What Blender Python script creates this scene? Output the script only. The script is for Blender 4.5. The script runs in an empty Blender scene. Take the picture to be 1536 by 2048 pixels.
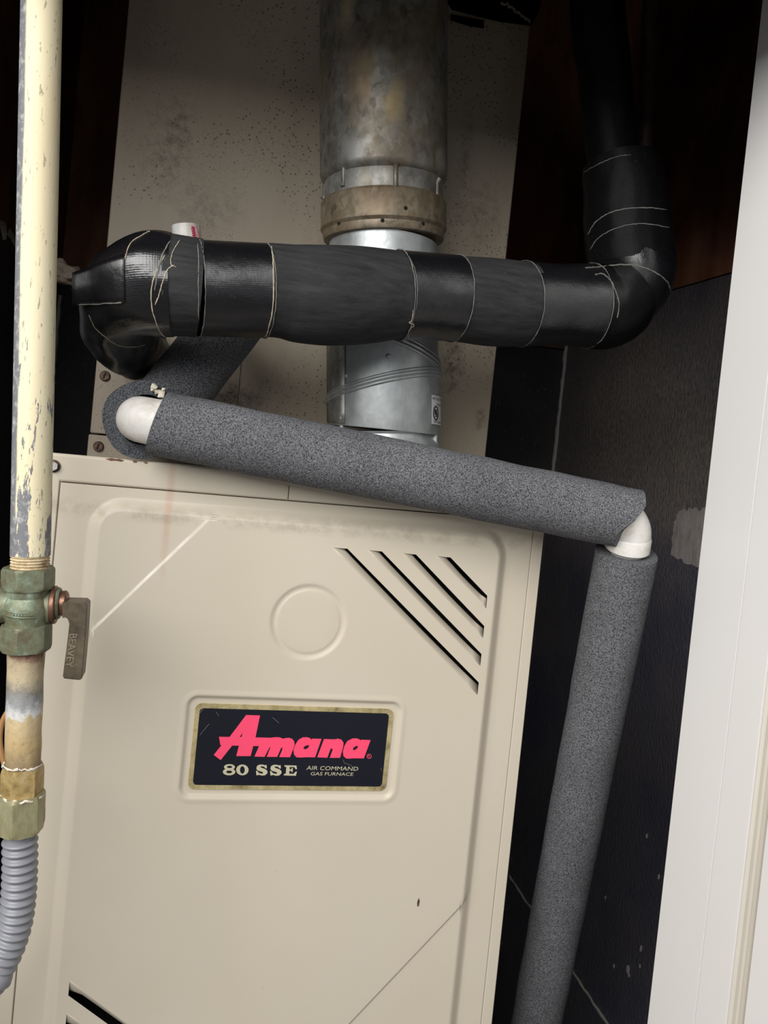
import bpy, bmesh, math, random
from mathutils import Vector, Matrix, noise as mnoise
from mathutils.geometry import delaunay_2d_cdt, tessellate_polygon
from mathutils.bvhtree import BVHTree
random.seed(7)
scene = bpy.context.scene
COL = scene.collection

# ------------------------------------------------------------------ camera
F_PX, CX, CY = 1619.77, 759.0, 931.84
CAM = Vector((0.0, -0.735, 1.25))
YAW, PITCH, ROLL = (math.radians(a) for a in (11.996, 1.695, -5.74))
FW = Vector((math.sin(YAW) * math.cos(PITCH), math.cos(YAW) * math.cos(PITCH), -math.sin(PITCH)))
_r = Vector((math.cos(YAW), -math.sin(YAW), 0))
_d = FW.cross(_r)
RT = math.cos(ROLL) * _r + math.sin(ROLL) * _d
DN = -math.sin(ROLL) * _r + math.cos(ROLL) * _d
cam_data = bpy.data.cameras.new('camera')
cam = bpy.data.objects.new('camera', cam_data)
COL.objects.link(cam)
cam_data.sensor_fit = 'HORIZONTAL'
cam_data.sensor_width = 36.0
cam_data.lens = 36.0 * F_PX / 1536
cam_data.shift_x = (768 - CX) / 1536
cam_data.shift_y = (CY - 1024) / 1536
cam_data.clip_start = 0.01
m3 = Matrix((RT, -DN, -FW)).transposed()
cam.matrix_world = Matrix.Translation(CAM) @ m3.to_4x4()
scene.camera = cam

# ------------------------------------------------------------------ world, lights, exposure
world = bpy.data.worlds.new('world')
scene.world = world
world.use_nodes = True
wb = world.node_tree.nodes['Background']
wb.inputs[0].default_value = (0.93, 0.96, 1.0, 1)
wb.inputs[1].default_value = 0.25


def area(name, loc, target, sx, sy, power, color):
    l = bpy.data.lights.new(name, 'AREA')
    l.shape = 'RECTANGLE'
    l.size, l.size_y = sx, sy
    l.energy = power
    l.color = color
    o = bpy.data.objects.new(name, l)
    COL.objects.link(o)
    o.location = loc
    o.rotation_euler = (Vector(target) - Vector(loc)).to_track_quat('-Z', 'Y').to_euler()
    return o


area('window_daylight', (-0.95, -1.55, 2.12), (0.2, 0.2, 1.2), 2.0, 1.3, 66, (1.0, 0.985, 0.96))

vs = scene.view_settings
vs.view_transform = 'Standard'
vs.look = 'None'
vs.gamma = 1.0
vs.use_curve_mapping = False
vs.exposure = 0.0


# ------------------------------------------------------------------ helpers
def ray(px, py):
    return FW + RT * ((px - CX) / F_PX) + DN * ((py - CY) / F_PX)


def P(px, py, y):
    """point of the plane y = const seen at a photo pixel"""
    v = ray(px, py)
    return CAM + v * ((y - CAM.y) / v.y)


def PX(px, py, x):
    v = ray(px, py)
    return CAM + v * ((x - CAM.x) / v.x)


def PXM(p):
    """metres per photo pixel at a point"""
    return (p - CAM).dot(FW) / F_PX


def link(name, me, mat, parent=None, smooth=True):
    o = bpy.data.objects.new(name, me)
    COL.objects.link(o)
    if mat is not None:
        me.materials.append(mat)
    if smooth:
        me.polygons.foreach_set('use_smooth', [True] * len(me.polygons))
    if parent is not None:
        o.parent = parent
        o.matrix_parent_inverse = world_inv(parent)
    return o


def world_inv(o):
    m = o.matrix_basis.copy()
    if o.parent is not None:
        m = world_inv(o.parent).inverted() @ o.matrix_parent_inverse @ m
    return m.inverted()


def pydata(name, verts, faces, mat, parent=None, smooth=True, edges=()):
    me = bpy.data.meshes.new(name)
    me.from_pydata([tuple(v) for v in verts], list(edges), faces)
    me.update()
    return link(name, me, mat, parent, smooth)


def thing(name, label, cat, loc, group=None):
    o = bpy.data.objects.new(name, None)
    COL.objects.link(o)
    o.empty_display_size = 0.02
    o.location = loc
    tag(o, label, cat, group)
    return o


def tag(o, label, cat, group=None):
    o['label'] = label
    o['category'] = cat
    if group:
        o['group'] = group
    return o


def structure(o, label, cat):
    o['kind'] = 'structure'
    return tag(o, label, cat)


def bevel(o, w, seg=2, angle=40):
    b = o.modifiers.new('bevel', 'BEVEL')
    b.width = w
    b.segments = seg
    b.limit_method = 'ANGLE'
    b.angle_limit = math.radians(angle)
    wn = o.modifiers.new('wn', 'WEIGHTED_NORMAL')
    wn.keep_sharp = True
    return o


def box(name, lo, hi, mat, parent=None, bev=0.0):
    x0, y0, z0 = lo
    x1, y1, z1 = hi
    v = [(x0, y0, z0), (x1, y0, z0), (x1, y1, z0), (x0, y1, z0), (x0, y0, z1), (x1, y0, z1), (x1, y1, z1), (x0, y1, z1)]
    f = [(0, 3, 2, 1), (4, 5, 6, 7), (0, 1, 5, 4), (1, 2, 6, 5), (2, 3, 7, 6), (3, 0, 4, 7)]
    o = pydata(name, v, f, mat, parent, smooth=bev > 0)
    if bev:
        bevel(o, bev)
    return o


def smooth_path(pts, rad, n=8):
    """Catmull-Rom through points with radii"""
    out, outr = [], []
    m = len(pts)
    for i in range(m - 1):
        p0, p1, p2, p3 = pts[max(i - 1, 0)], pts[i], pts[i + 1], pts[min(i + 2, m - 1)]
        r0, r1, r2, r3 = rad[max(i - 1, 0)], rad[i], rad[i + 1], rad[min(i + 2, m - 1)]
        for k in range(n):
            t = k / n
            a, b, c, d = -t + 2 * t * t - t ** 3, 2 - 5 * t * t + 3 * t ** 3, t + 4 * t * t - 3 * t ** 3, -t * t + t ** 3
            out.append((p0 * a + p1 * b + p2 * c + p3 * d) * 0.5)
            outr.append((r0 * a + r1 * b + r2 * c + r3 * d) * 0.5)
    out.append(pts[-1].copy())
    outr.append(rad[-1])
    return out, outr


def sweep(name, pts, rad, mat, parent=None, seg=32, caps=True, disp=None, inner=None, round_ends=0.0, ref=None):
    """tube along pts; disp(i, a, s) -> extra radius; inner = wall thickness for an open hollow tube; UV = angle, length"""
    n = len(pts)
    if not isinstance(rad, (list, tuple)):
        rad = [rad] * n
    verts, faces, uvs = [], [], []
    t0 = (pts[1] - pts[0]).normalized()
    up = ref if ref is not None else (Vector((0, 0, 1)) if abs(t0.z) < 0.9 else Vector((1, 0, 0)))
    nrm = (up - t0 * up.dot(t0)).normalized()
    s = 0.0
    ss = []
    for i in range(n):
        if i > 0:
            s += (pts[i] - pts[i - 1]).length
        ss.append(s)
        t = ((pts[min(i + 1, n - 1)] - pts[max(i - 1, 0)])).normalized()
        nrm = (nrm - t * nrm.dot(t)).normalized()
        b = t.cross(nrm)
        for k in range(seg):
            a = 2 * math.pi * k / seg
            r = rad[i] + (disp(i, a, s) if disp else 0.0)
            verts.append(pts[i] + (nrm * math.cos(a) + b * math.sin(a)) * r)
    for i in range(n - 1):
        for k in range(seg):
            k2 = (k + 1) % seg
            faces.append((i * seg + k, i * seg + k2, (i + 1) * seg + k2, (i + 1) * seg + k))
            u0, u1 = k / seg, (k + 1) / seg
            uvs += [(u0, ss[i]), (u1, ss[i]), (u1, ss[i + 1]), (u0, ss[i + 1])]
    if caps:
        for end in (0, n - 1):
            base = end * seg
            if inner:
                c0 = len(verts)
                for k in range(seg):
                    d = verts[base + k] - pts[end]
                    verts.append(pts[end] + d * (1 - inner / d.length))
                dirv = (pts[1] - pts[0]).normalized() if end == 0 else (pts[-2] - pts[-1]).normalized()
                c1 = len(verts)
                for k in range(seg):
                    verts.append(verts[c0 + k] + dirv * inner * 1.2)
                for k in range(seg):
                    k2 = (k + 1) % seg
                    faces.append((base + k2, base + k, c0 + k, c0 + k2) if end == 0 else (base + k, base + k2, c0 + k2, c0 + k))
                    uvs += [(0, 0)] * 4
                    faces.append((c0 + k2, c0 + k, c1 + k, c1 + k2) if end == 0 else (c0 + k, c0 + k2, c1 + k2, c1 + k))
                    uvs += [(0, 0)] * 4
                faces.append(tuple(range(c1 + seg - 1, c1 - 1, -1)) if end == 0 else tuple(range(c1, c1 + seg)))
                uvs += [(0, 0)] * seg
            else:
                faces.append(tuple(range(seg - 1, -1, -1)) if end == 0 else tuple(range(base, base + seg)))
                uvs += [(0, 0)] * seg
    me = bpy.data.meshes.new(name)
    me.from_pydata([tuple(v) for v in verts], [], faces)
    uvl = me.uv_layers.new(name='UVMap')
    flat = []
    for uv in uvs:
        flat += uv
    uvl.data.foreach_set('uv', flat)
    me.update()
    o = link(name, me, mat, parent)
    sharp_by_angle(me, 50)
    return o


def sharp_by_angle(me, deg):
    bm = bmesh.new()
    bm.from_mesh(me)
    lim = math.radians(deg)
    for e in bm.edges:
        if len(e.link_faces) == 2 and e.calc_face_angle(0) > lim:
            e.smooth = False
    bm.to_mesh(me)
    bm.free()


def lathe(name, A, B, prof, mat, parent=None, seg=48, caps=True, flute=None):
    """revolve prof [(t 0..1 along A->B, radius)] round the axis A-B"""
    pts = [A.lerp(B, t) for t, r in prof]
    ax = (B - A).normalized()
    up = Vector((0, -1, 0)) if abs(ax.y) < 0.9 else Vector((1, 0, 0))
    nrm = (up - ax * up.dot(ax)).normalized()
    bn = ax.cross(nrm)
    verts, faces = [], []
    for i, (t, r) in enumerate(prof):
        for k in range(seg):
            a = 2 * math.pi * k / seg
            rr = r + (flute(t, a) if flute else 0)
            verts.append(pts[i] + (nrm * math.cos(a) + bn * math.sin(a)) * rr)
    n = len(prof)
    for i in range(n - 1):
        for k in range(seg):
            k2 = (k + 1) % seg
            faces.append((i * seg + k, i * seg + k2, (i + 1) * seg + k2, (i + 1) * seg + k))
    if caps:
        faces.append(tuple(range(seg - 1, -1, -1)))
        faces.append(tuple(range((n - 1) * seg, n * seg)))
    o = pydata(name, verts, faces, mat, parent)
    sharp_by_angle(o.data, 38)
    return o


def hexnut(name, A, B, r, mat, parent=None, chamfer=0.12, rot=0.0, jag=0.0):
    """hexagonal nut along A-B with rounded (chamfered) corners top and bottom"""
    ax = (B - A).normalized()
    L = (B - A).length
    up = Vector((0, -1, 0)) if abs(ax.y) < 0.9 else Vector((0, 0, 1))
    nrm = (up - ax * up.dot(ax)).normalized()
    bn = ax.cross(nrm)
    seg = 48
    verts, faces = [], []
    levels = 12
    for i in range(levels + 1):
        t = i / levels
        e = min(t, 1 - t) * L
        for k in range(seg):
            a = 2 * math.pi * k / seg
            am = ((a - rot) % (math.pi / 3)) - math.pi / 6
            rh = r * math.cos(math.pi / 6) / math.cos(am)
            rc = r * 0.90 + min(e, chamfer * L) / max(chamfer * L, 1e-6) * r * 0.10
            rr = min(rh, rc)
            p = A.lerp(B, t) + (nrm * math.cos(a) + bn * math.sin(a)) * rr
            if jag:
                p += Vector((mnoise.noise(p * 180), mnoise.noise(p * 180 + Vector((5, 0, 0))), mnoise.noise(p * 180 + Vector((0, 9, 0))))) * jag
            verts.append(p)
    for i in range(levels):
        for k in range(seg):
            k2 = (k + 1) % seg
            faces.append((i * seg + k, i * seg + k2, (i + 1) * seg + k2, (i + 1) * seg + k))
    faces.append(tuple(range(seg - 1, -1, -1)))
    faces.append(tuple(range(levels * seg, (levels + 1) * seg)))
    o = pydata(name, verts, faces, mat, parent)
    sharp_by_angle(o.data, 24)
    return o


def bvh_of(objs):
    verts, polys = [], []
    for o in objs:
        b = len(verts)
        verts += [v.co.copy() for v in o.data.vertices]      # meshes are stored in world coordinates
        polys += [[b + i for i in p.vertices] for p in o.data.polygons]
    return BVHTree.FromPolygons(verts, polys)


def hit(bv, px, py, off=0.0):
    v = ray(px, py).normalized()
    loc, n, i, d = bv.ray_cast(CAM, v)
    if loc is None:
        return None
    if n.dot(v) > 0:
        n = -n
    return loc + n * off


def strand(name, pxs, bv, r, mat, parent, off=None, sub=5, seg=6, wob=0.0):
    """thin thread or tape edge lying on a surface along photo pixels"""
    pts = [Vector((a, b, 0)) for a, b in pxs]
    pts, _ = smooth_path(pts, [1] * len(pts), sub) if len(pts) > 2 else ([pts[0].lerp(pts[1], k / 8) for k in range(9)], None)
    w = []
    for p in pts:
        q = hit(bv, p.x + random.uniform(-wob, wob), p.y + random.uniform(-wob, wob), r * 0.4 if off is None else off)
        if q is not None:
            w.append(q)
    if len(w) < 2:
        return None
    rr = [r * random.uniform(0.6, 1.25) for _ in w]
    rr[0] *= 0.4
    rr[-1] *= 0.4
    return sweep(name, w, rr, mat, parent, seg=seg)


def prism(name, polys, fmap, thick, mat, parent, smooth=False):
    """polys = [outer, hole, ...] of 2-D points; fmap(u, v, h) -> world; extruded by thick"""
    vs2 = [[Vector((a, b, 0)) for a, b in pl] for pl in polys]
    tris = tessellate_polygon(vs2)
    flat = [p for pl in polys for p in pl]
    n = len(flat)
    verts = [fmap(a, b, thick) for a, b in flat] + [fmap(a, b, 0) for a, b in flat]
    faces = []
    for t in tris:
        t = list(t)
        faces.append(tuple(t))
        faces.append(tuple(i + n for i in reversed(t)))
    k0 = 0
    for pl in polys:
        m = len(pl)
        for i in range(m):
            a, b = k0 + i, k0 + (i + 1) % m
            faces.append((a, b, b + n, a + n))
        k0 += m
    me = bpy.data.meshes.new(name)
    me.from_pydata([tuple(v) for v in verts], [], faces)
    bm = bmesh.new()
    bm.from_mesh(me)
    bmesh.ops.recalc_face_normals(bm, faces=bm.faces)
    bm.to_mesh(me)
    bm.free()
    return link(name, me, mat, parent, smooth)


def text_tris(s):
    """filled glyph outlines of a string in the built-in font as 2-D verts and faces, height about 0.7"""
    cu = bpy.data.curves.new('t', 'FONT')
    cu.body = s
    cu.resolution_u = 3
    o = bpy.data.objects.new('t', cu)
    COL.objects.link(o)
    dg = bpy.context.evaluated_depsgraph_get()
    me = o.evaluated_get(dg).to_mesh()
    v = [(p.co.x, p.co.y) for p in me.vertices]
    f = [tuple(p.vertices) for p in me.polygons]
    o.evaluated_get(dg).to_mesh_clear()
    bpy.data.objects.remove(o)
    bpy.data.curves.remove(cu)
    return v, f


def text_mesh(name, s, fmap, mat, parent, fit):
    """text scaled to fit=(u0, v0, u1, v1), v upward in the text sense; fmap(u, v) -> world"""
    v, f = text_tris(s)
    x0, x1 = min(p[0] for p in v), max(p[0] for p in v)
    y0, y1 = min(p[1] for p in v), max(p[1] for p in v)
    u0, v0, u1, v1 = fit
    w = [fmap(u0 + (p[0] - x0) / (x1 - x0) * (u1 - u0), v0 + (p[1] - y0) / (y1 - y0) * (v1 - v0)) for p in v]
    return pydata(name, w, f, mat, parent, smooth=False)


# ------------------------------------------------------------------ materials
def srgb(r, g, b):
    return tuple((c / 255 / 12.92 if c / 255 <= 0.04045 else ((c / 255 + 0.055) / 1.055) ** 2.4) for c in (r, g, b)) + (1,)


class Mat:
    def __init__(self, name, color=(0.5, 0.5, 0.5, 1), rough=0.5, metal=0.0, spec=0.5):
        self.m = bpy.data.materials.new(name)
        self.m.use_nodes = True
        self.nt = self.m.node_tree
        self.b = self.nt.nodes['Principled BSDF']
        self.b.inputs['Base Color'].default_value = color
        self.b.inputs['Roughness'].default_value = rough
        self.b.inputs['Metallic'].default_value = metal
        self.b.inputs['Specular IOR Level'].default_value = spec
        self._tc = None

    def node(self, t, **kw):
        n = self.nt.nodes.new(t)
        for k, v in kw.items():
            setattr(n, k, v)
        return n

    def L(self, a, b):
        self.nt.links.new(a, b)

    def coord(self, kind='Object', scale=(1, 1, 1), loc=(0, 0, 0), rot=(0, 0, 0)):
        if self._tc is None:
            self._tc = self.node('ShaderNodeTexCoord')
        mp = self.node('ShaderNodeMapping')
        mp.inputs['Scale'].default_value = scale
        mp.inputs['Location'].default_value = loc
        mp.inputs['Rotation'].default_value = rot
        self.L(self._tc.outputs[kind], mp.inputs['Vector'])
        return mp.outputs[0]

    def noise(self, scale, detail=4, rough=0.55, vec=None, dist=0.0):
        n = self.node('ShaderNodeTexNoise')
        n.inputs['Scale'].default_value = scale
        n.inputs['Detail'].default_value = detail
        n.inputs['Roughness'].default_value = rough
        n.inputs['Distortion'].default_value = dist
        self.L(vec if vec is not None else self.coord(), n.inputs['Vector'])
        return n.outputs['Fac']

    def voro(self, scale, vec=None, feature='F1', out='Distance', rand=1.0):
        n = self.node('ShaderNodeTexVoronoi', feature=feature)
        n.inputs['Scale'].default_value = scale
        n.inputs['Randomness'].default_value = rand
        self.L(vec if vec is not None else self.coord(), n.inputs['Vector'])
        return n.outputs[out]

    def ramp(self, fac, stops, interp='LINEAR'):
        r = self.node('ShaderNodeValToRGB')
        r.color_ramp.interpolation = interp
        el = r.color_ramp.elements
        while len(el) < len(stops):
            el.new(0.5)
        for e, (p, c) in zip(el, stops):
            e.position = p
            e.color = c if len(c) == 4 else (*c, 1)
        self.L(fac, r.inputs[0])
        return r.outputs[0]

    def step(self, fac, a, b):
        """0 below a, 1 above b"""
        n = self.node('ShaderNodeMapRange')
        n.inputs['From Min'].default_value = a
        n.inputs['From Max'].default_value = b
        self.L(fac, n.inputs['Value'])
        return n.outputs[0]

    def math(self, op, a, b=None):
        n = self.node('ShaderNodeMath', operation=op)
        for i, x in enumerate((a, b)):
            if x is None:
                continue
            if isinstance(x, (int, float)):
                n.inputs[i].default_value = x
            else:
                self.L(x, n.inputs[i])
        return n.outputs[0]

    def mix(self, fac, a, b, blend='MIX'):
        n = self.node('ShaderNodeMix', data_type='RGBA', blend_type=blend)
        for sock, x in ((n.inputs[0], fac), (n.inputs[6], a), (n.inputs[7], b)):
            if isinstance(x, (int, float)):
                sock.default_value = x
            elif isinstance(x, tuple):
                sock.default_value = x
            else:
                self.L(x, sock)
        return n.outputs[2]

    def sep(self, vec, axis):
        n = self.node('ShaderNodeSeparateXYZ')
        self.L(vec, n.inputs[0])
        return n.outputs[axis]

    def blob(self, c, rad, soft=0.6, noise_amt=0.0, nscale=30):
        """0..1 mask of an ellipsoid at world point c with radii rad"""
        sc = tuple(1 / r for r in rad)
        v = self.coord('Object', scale=sc, loc=tuple(-a / r for a, r in zip(c, rad)))
        n = self.node('ShaderNodeVectorMath', operation='LENGTH')
        self.L(v, n.inputs[0])
        d = n.outputs['Value']
        if noise_amt:
            d = self.math('ADD', d, self.math('MULTIPLY', self.math('SUBTRACT', self.noise(nscale, 5, 0.65), 0.5), noise_amt))
        return self.step(d, 1.0, 1.0 - soft)

    def color(self, c):
        self.L(c, self.b.inputs['Base Color'])
        return self

    def rough(self, f):
        self.L(f, self.b.inputs['Roughness'])
        return self

    def bump(self, h, strength=0.3, dist=0.001):
        n = self.node('ShaderNodeBump')
        n.inputs['Strength'].default_value = strength
        n.inputs['Distance'].default_value = dist
        self.L(h, n.inputs['Height'])
        prev = self.b.inputs['Normal'].links
        if prev:
            self.L(prev[0].from_socket, n.inputs['Normal'])
        self.L(n.outputs[0], self.b.inputs['Normal'])
        return self


def paint_beige():
    M = Mat('beige_enamel', rough=0.42, spec=0.35)
    base = M.mix(M.noise(7, 3), srgb(200, 189, 169), srgb(208, 199, 183))
    # long run of rusty water below the lip
    rx = PXP = P(340, 1000, -0.005)
    streak = M.blob((P(338, 1010, 0).x, 0, P(338, 1010, 0).z), (0.0045, 0.2, 0.075), 0.7, 0.7, 90)
    base = M.mix(M.math('MULTIPLY', streak, 0.42), base, srgb(196, 152, 134))
    # sooty dust on the upper slope of the pressed panel
    dv = M.coord('Object', scale=(1, 1, 1))
    z = M.sep(dv, 2)
    band = M.math('MULTIPLY', M.step(z, 1.1585, 1.164), M.step(z, 1.1775, 1.170))
    dirt = M.math('MULTIPLY', band, M.step(M.noise(60, 5, 0.7), 0.42, 0.75))
    base = M.mix(M.math('MULTIPLY', dirt, 0.5), base, srgb(130, 116, 98))
    specks = M.math('MULTIPLY', M.step(M.voro(330), 0.17, 0.08), M.step(M.noise(14, 3), 0.5, 0.62))
    specks = M.math('MULTIPLY', specks, M.math('ADD', M.math('MULTIPLY', band, 0.75), 0.10))
    base = M.mix(specks, base, srgb(84, 70, 56))
    # brown scuffs scattered over the sheet
    sv = M.coord('Object', scale=(1.0, 1, 1.9))
    sc = M.math('MULTIPLY', M.step(M.noise(120, 3, 0.5, sv), 0.70, 0.76), M.step(M.noise(17, 2), 0.55, 0.63))
    base = M.mix(M.math('MULTIPLY', sc, 0.45), base, srgb(150, 128, 98))
    # one chip of missing paint low on the right
    ch = P(837, 1806, -0.009)
    base = M.mix(M.blob((ch.x, ch.y, ch.z), (0.0016, 0.05, 0.0045), 0.3, 1.6, 260), base, srgb(78, 62, 52))
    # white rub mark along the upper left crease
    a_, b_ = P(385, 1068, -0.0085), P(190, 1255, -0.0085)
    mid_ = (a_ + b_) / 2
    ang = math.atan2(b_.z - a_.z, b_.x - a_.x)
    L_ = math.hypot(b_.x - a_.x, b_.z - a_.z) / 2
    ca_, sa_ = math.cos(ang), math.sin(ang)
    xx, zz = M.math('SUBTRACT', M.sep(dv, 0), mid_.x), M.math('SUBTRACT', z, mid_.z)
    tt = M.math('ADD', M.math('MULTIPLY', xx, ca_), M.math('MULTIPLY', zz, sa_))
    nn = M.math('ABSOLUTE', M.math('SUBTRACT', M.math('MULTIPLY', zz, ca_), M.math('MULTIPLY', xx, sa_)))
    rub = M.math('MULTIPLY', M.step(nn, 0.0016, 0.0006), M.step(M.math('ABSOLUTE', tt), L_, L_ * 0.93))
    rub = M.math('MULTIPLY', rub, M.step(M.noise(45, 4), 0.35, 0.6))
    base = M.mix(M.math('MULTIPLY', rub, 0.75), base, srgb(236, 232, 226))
    M.color(base)
    M.bump(M.noise(900, 2), 0.05, 0.0004)
    M.bump(M.noise(9, 2), 0.15, 0.002)
    return M.m


def plenum_paint():
    M = Mat('grimy_beige_sheet', rough=0.5, spec=0.3)
    base = M.mix(M.noise(5, 4), srgb(152, 141, 125), srgb(168, 157, 140))
    vs_ = M.coord('Object', scale=(1, 1, 0.12))
    base = M.mix(M.math('MULTIPLY', M.step(M.noise(22, 4, 0.6, vs_), 0.45, 0.75), 0.35), base, srgb(140, 128, 112))
    spk = M.math('MULTIPLY', M.step(M.voro(200), 0.27, 0.12), M.step(M.noise(9, 4, 0.6), 0.44, 0.56))
    base = M.mix(M.math('MULTIPLY', spk, 0.8), base, srgb(66, 56, 48))
    spk2 = M.math('MULTIPLY', M.step(M.voro(420), 0.28, 0.12), M.step(M.noise(12, 3), 0.46, 0.56))
    base = M.mix(M.math('MULTIPLY', spk2, 0.65), base, srgb(84, 72, 60))
    for (px, py, rx, rz, a) in ((905, 730, 0.016, 0.045, 0.85), (330, 300, 0.03, 0.06, 0.35), (930, 320, 0.012, 0.08, 0.4),
                               (470, 790, 0.045, 0.02, 0.75), (360, 260, 0.02, 0.05, 0.35), (985, 700, 0.010, 0.05, 0.3), (420, 420, 0.05, 0.035, 0.3), (960, 430, 0.03, 0.05, 0.35), (960, 840, 0.008, 0.014, 0.7), (910, 640, 0.014, 0.02, 0.6)):
        c = P(px, py, 0.18)
        k = M.blob((c.x, c.y, c.z), (rx, 0.2, rz), 0.8, 1.3, 70)
        k = M.math('MULTIPLY', k, M.step(M.noise(110, 5, 0.7), 0.40, 0.62))
        base = M.mix(M.math('MULTIPLY', k, a), base, srgb(52, 40, 40))
    M.color(base)
    M.bump(M.noise(300, 3), 0.08, 0.0006)
    return M.m


def galv(name, dark, light, rough=0.42, tint=None, scale=110, metal=0.85, spangle=0.25, smears=()):
    M = Mat(name, rough=rough, metal=metal)
    v = M.coord('Object', scale=(1, 1, 0.8))
    wn = M.node('ShaderNodeVectorMath', operation='ADD')
    nz = M.node('ShaderNodeTexNoise')
    nz.inputs['Scale'].default_value = 120
    M.L(v, nz.inputs['Vector'])
    sc_ = M.node('ShaderNodeVectorMath', operation='SCALE')
    sc_.inputs['Scale'].default_value = 0.012
    M.L(nz.outputs['Color'], sc_.inputs[0])
    M.L(v, wn.inputs[0])
    M.L(sc_.outputs[0], wn.inputs[1])
    cell = M.voro(scale, wn.outputs[0], out='Color')
    g = M.node('ShaderNodeRGBToBW')
    M.L(cell, g.inputs[0])
    c = M.ramp(M.math('ADD', M.math('MULTIPLY', g.outputs[0], spangle), M.math('MULTIPLY', M.noise(70, 6, 0.7, M.coord('Object', scale=(1, 1, 0.5))), 1 - spangle)), [(0.3, dark), (0.7, light)])
    if tint:
        c = M.mix(M.math('MULTIPLY', M.step(M.noise(16, 5, 0.65, M.coord('Object', scale=(1, 1, 0.45))), 0.5, 0.68), 0.75), c, tint)
    for (px, py, rx, rz, col) in smears:
        q = P(px, py, 0.088)
        k = M.blob((q.x, 0.02, q.z), (rx, 0.08, rz), 0.6, 1.5, 60)
        c = M.mix(M.math('MULTIPLY', k, 0.7), c, col)
    M.color(c)
    M.rough(M.step(M.noise(60, 4), -0.6, 1.6))
    M.bump(M.noise(90, 4), 0.12, 0.0012)
    return M.m


def foam(name, lo, hi, scale=1000, bump=0.5):
    M = Mat(name, rough=0.9, spec=0.2)
    n = M.noise(scale, 2, 0.6, None, 0.6)
    c = M.ramp(n, [(0.36, lo), (0.64, hi)])
    c = M.mix(M.math('MULTIPLY', M.step(M.noise(14, 3), 0.4, 0.7), 0.22), c, lo)
    M.color(c)
    M.bump(n, bump, 0.0012)
    return M.m


def tape(name, base, rough=0.3, weave=0.35, spec=0.95):
    M = Mat(name, base, rough, spec=spec)
    uv = M.coord('UV')
    u, v = M.sep(uv, 0), M.sep(uv, 1)
    wv = M.math('SINE', M.math('MULTIPLY', v, 2 * math.pi * 900))
    wu = M.math('SINE', M.math('MULTIPLY', u, 2 * math.pi * 150))
    M.bump(M.math('ADD', wv, M.math('MULTIPLY', wu, 0.7)), weave, 0.00035)
    M.bump(M.noise(70, 4, 0.6), 0.35, 0.002)
    dust = M.math('MULTIPLY', M.step(M.noise(420, 4, 0.7), 0.62, 0.78), M.step(M.noise(25, 3), 0.52, 0.66))
    M.color(M.mix(M.math('MULTIPLY', dust, 0.35), base, srgb(150, 146, 140)))
    M.rough(M.math('ADD', M.math('MULTIPLY', M.noise(50, 4), 0.25), rough - 0.1))
    tg = M.node('ShaderNodeTangent', direction_type='UV_MAP', uv_map='UVMap')   # ribs of the cloth run round the pipe
    M.L(tg.outputs[0], M.b.inputs['Tangent'])
    M.b.inputs['Anisotropic'].default_value = 0.85
    M.b.inputs['Anisotropic Rotation'].default_value = 0.25
    return M.m


def black_foam_smooth():
    M = Mat('smooth_black_foam', rough=0.75, spec=0.3)
    uv = M.coord('Object', scale=(0.12, 1, 1))
    n = M.noise(160, 5, 0.7, uv)
    c = M.ramp(n, [(0.3, srgb(30, 30, 32)), (0.75, srgb(56, 56, 58))])
    d = M.math('MULTIPLY', M.step(M.noise(700, 2), 0.70, 0.8), 0.3)
    M.color(M.mix(d, c, srgb(150, 146, 140)))
    M.bump(n, 0.35, 0.0012)
    M.bump(M.noise(900, 2), 0.3, 0.0006)
    return M.m


def black_wall(name, lo, hi, sheen_tone):
    M = Mat(name, rough=0.5, spec=0.5)
    v = M.coord('Object', scale=(1, 1, 0.55))
    n = M.noise(210, 5, 0.65, v)
    c = M.mix(M.math('MULTIPLY', M.step(M.noise(4.2, 4), 0.40, 0.62), 0.5), lo, hi)
    q = PX(1250, 860, 0.709)        # lit sheen of the right wall, painted as a greyer patch
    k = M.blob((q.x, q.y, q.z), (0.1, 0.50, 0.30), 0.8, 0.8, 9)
    c = M.mix(M.math('MULTIPLY', k, M.step(n, 0.25, 0.65)), c, sheen_tone)
    sv = M.coord('Object', scale=(1, 1.6, 0.35))
    sk = M.math('MULTIPLY', M.step(M.noise(170, 5, 0.75, sv), 0.62, 0.72), M.step(M.noise(7, 3), 0.42, 0.58))
    c = M.mix(M.math('MULTIPLY', sk, 0.7), c, srgb(190, 186, 184))
    M.color(c)
    M.bump(n, 1.0, 0.004)
    M.rough(M.step(M.noise(12, 4), -0.3, 1.5))
    return M.m


def brown_board():
    M = Mat('brown_hardboard', rough=0.55, spec=0.35)
    v = M.coord('Object', scale=(1, 1, 0.3))
    c = M.ramp(M.noise(14, 6, 0.7, v), [(0.3, srgb(108, 66, 48)), (0.55, srgb(150, 98, 74)), (0.8, srgb(172, 130, 104))])
    c = M.mix(M.math('MULTIPLY', M.step(M.noise(3.3, 3), 0.5, 0.66), 0.7), c, srgb(62, 48, 44))
    c = M.mix(M.math('MULTIPLY', M.step(M.noise(120, 4, 0.7), 0.58, 0.75), 0.25), c, srgb(150, 128, 110))
    M.color(c)
    M.bump(M.noise(160, 4), 0.3, 0.0015)
    return M.m


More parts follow.
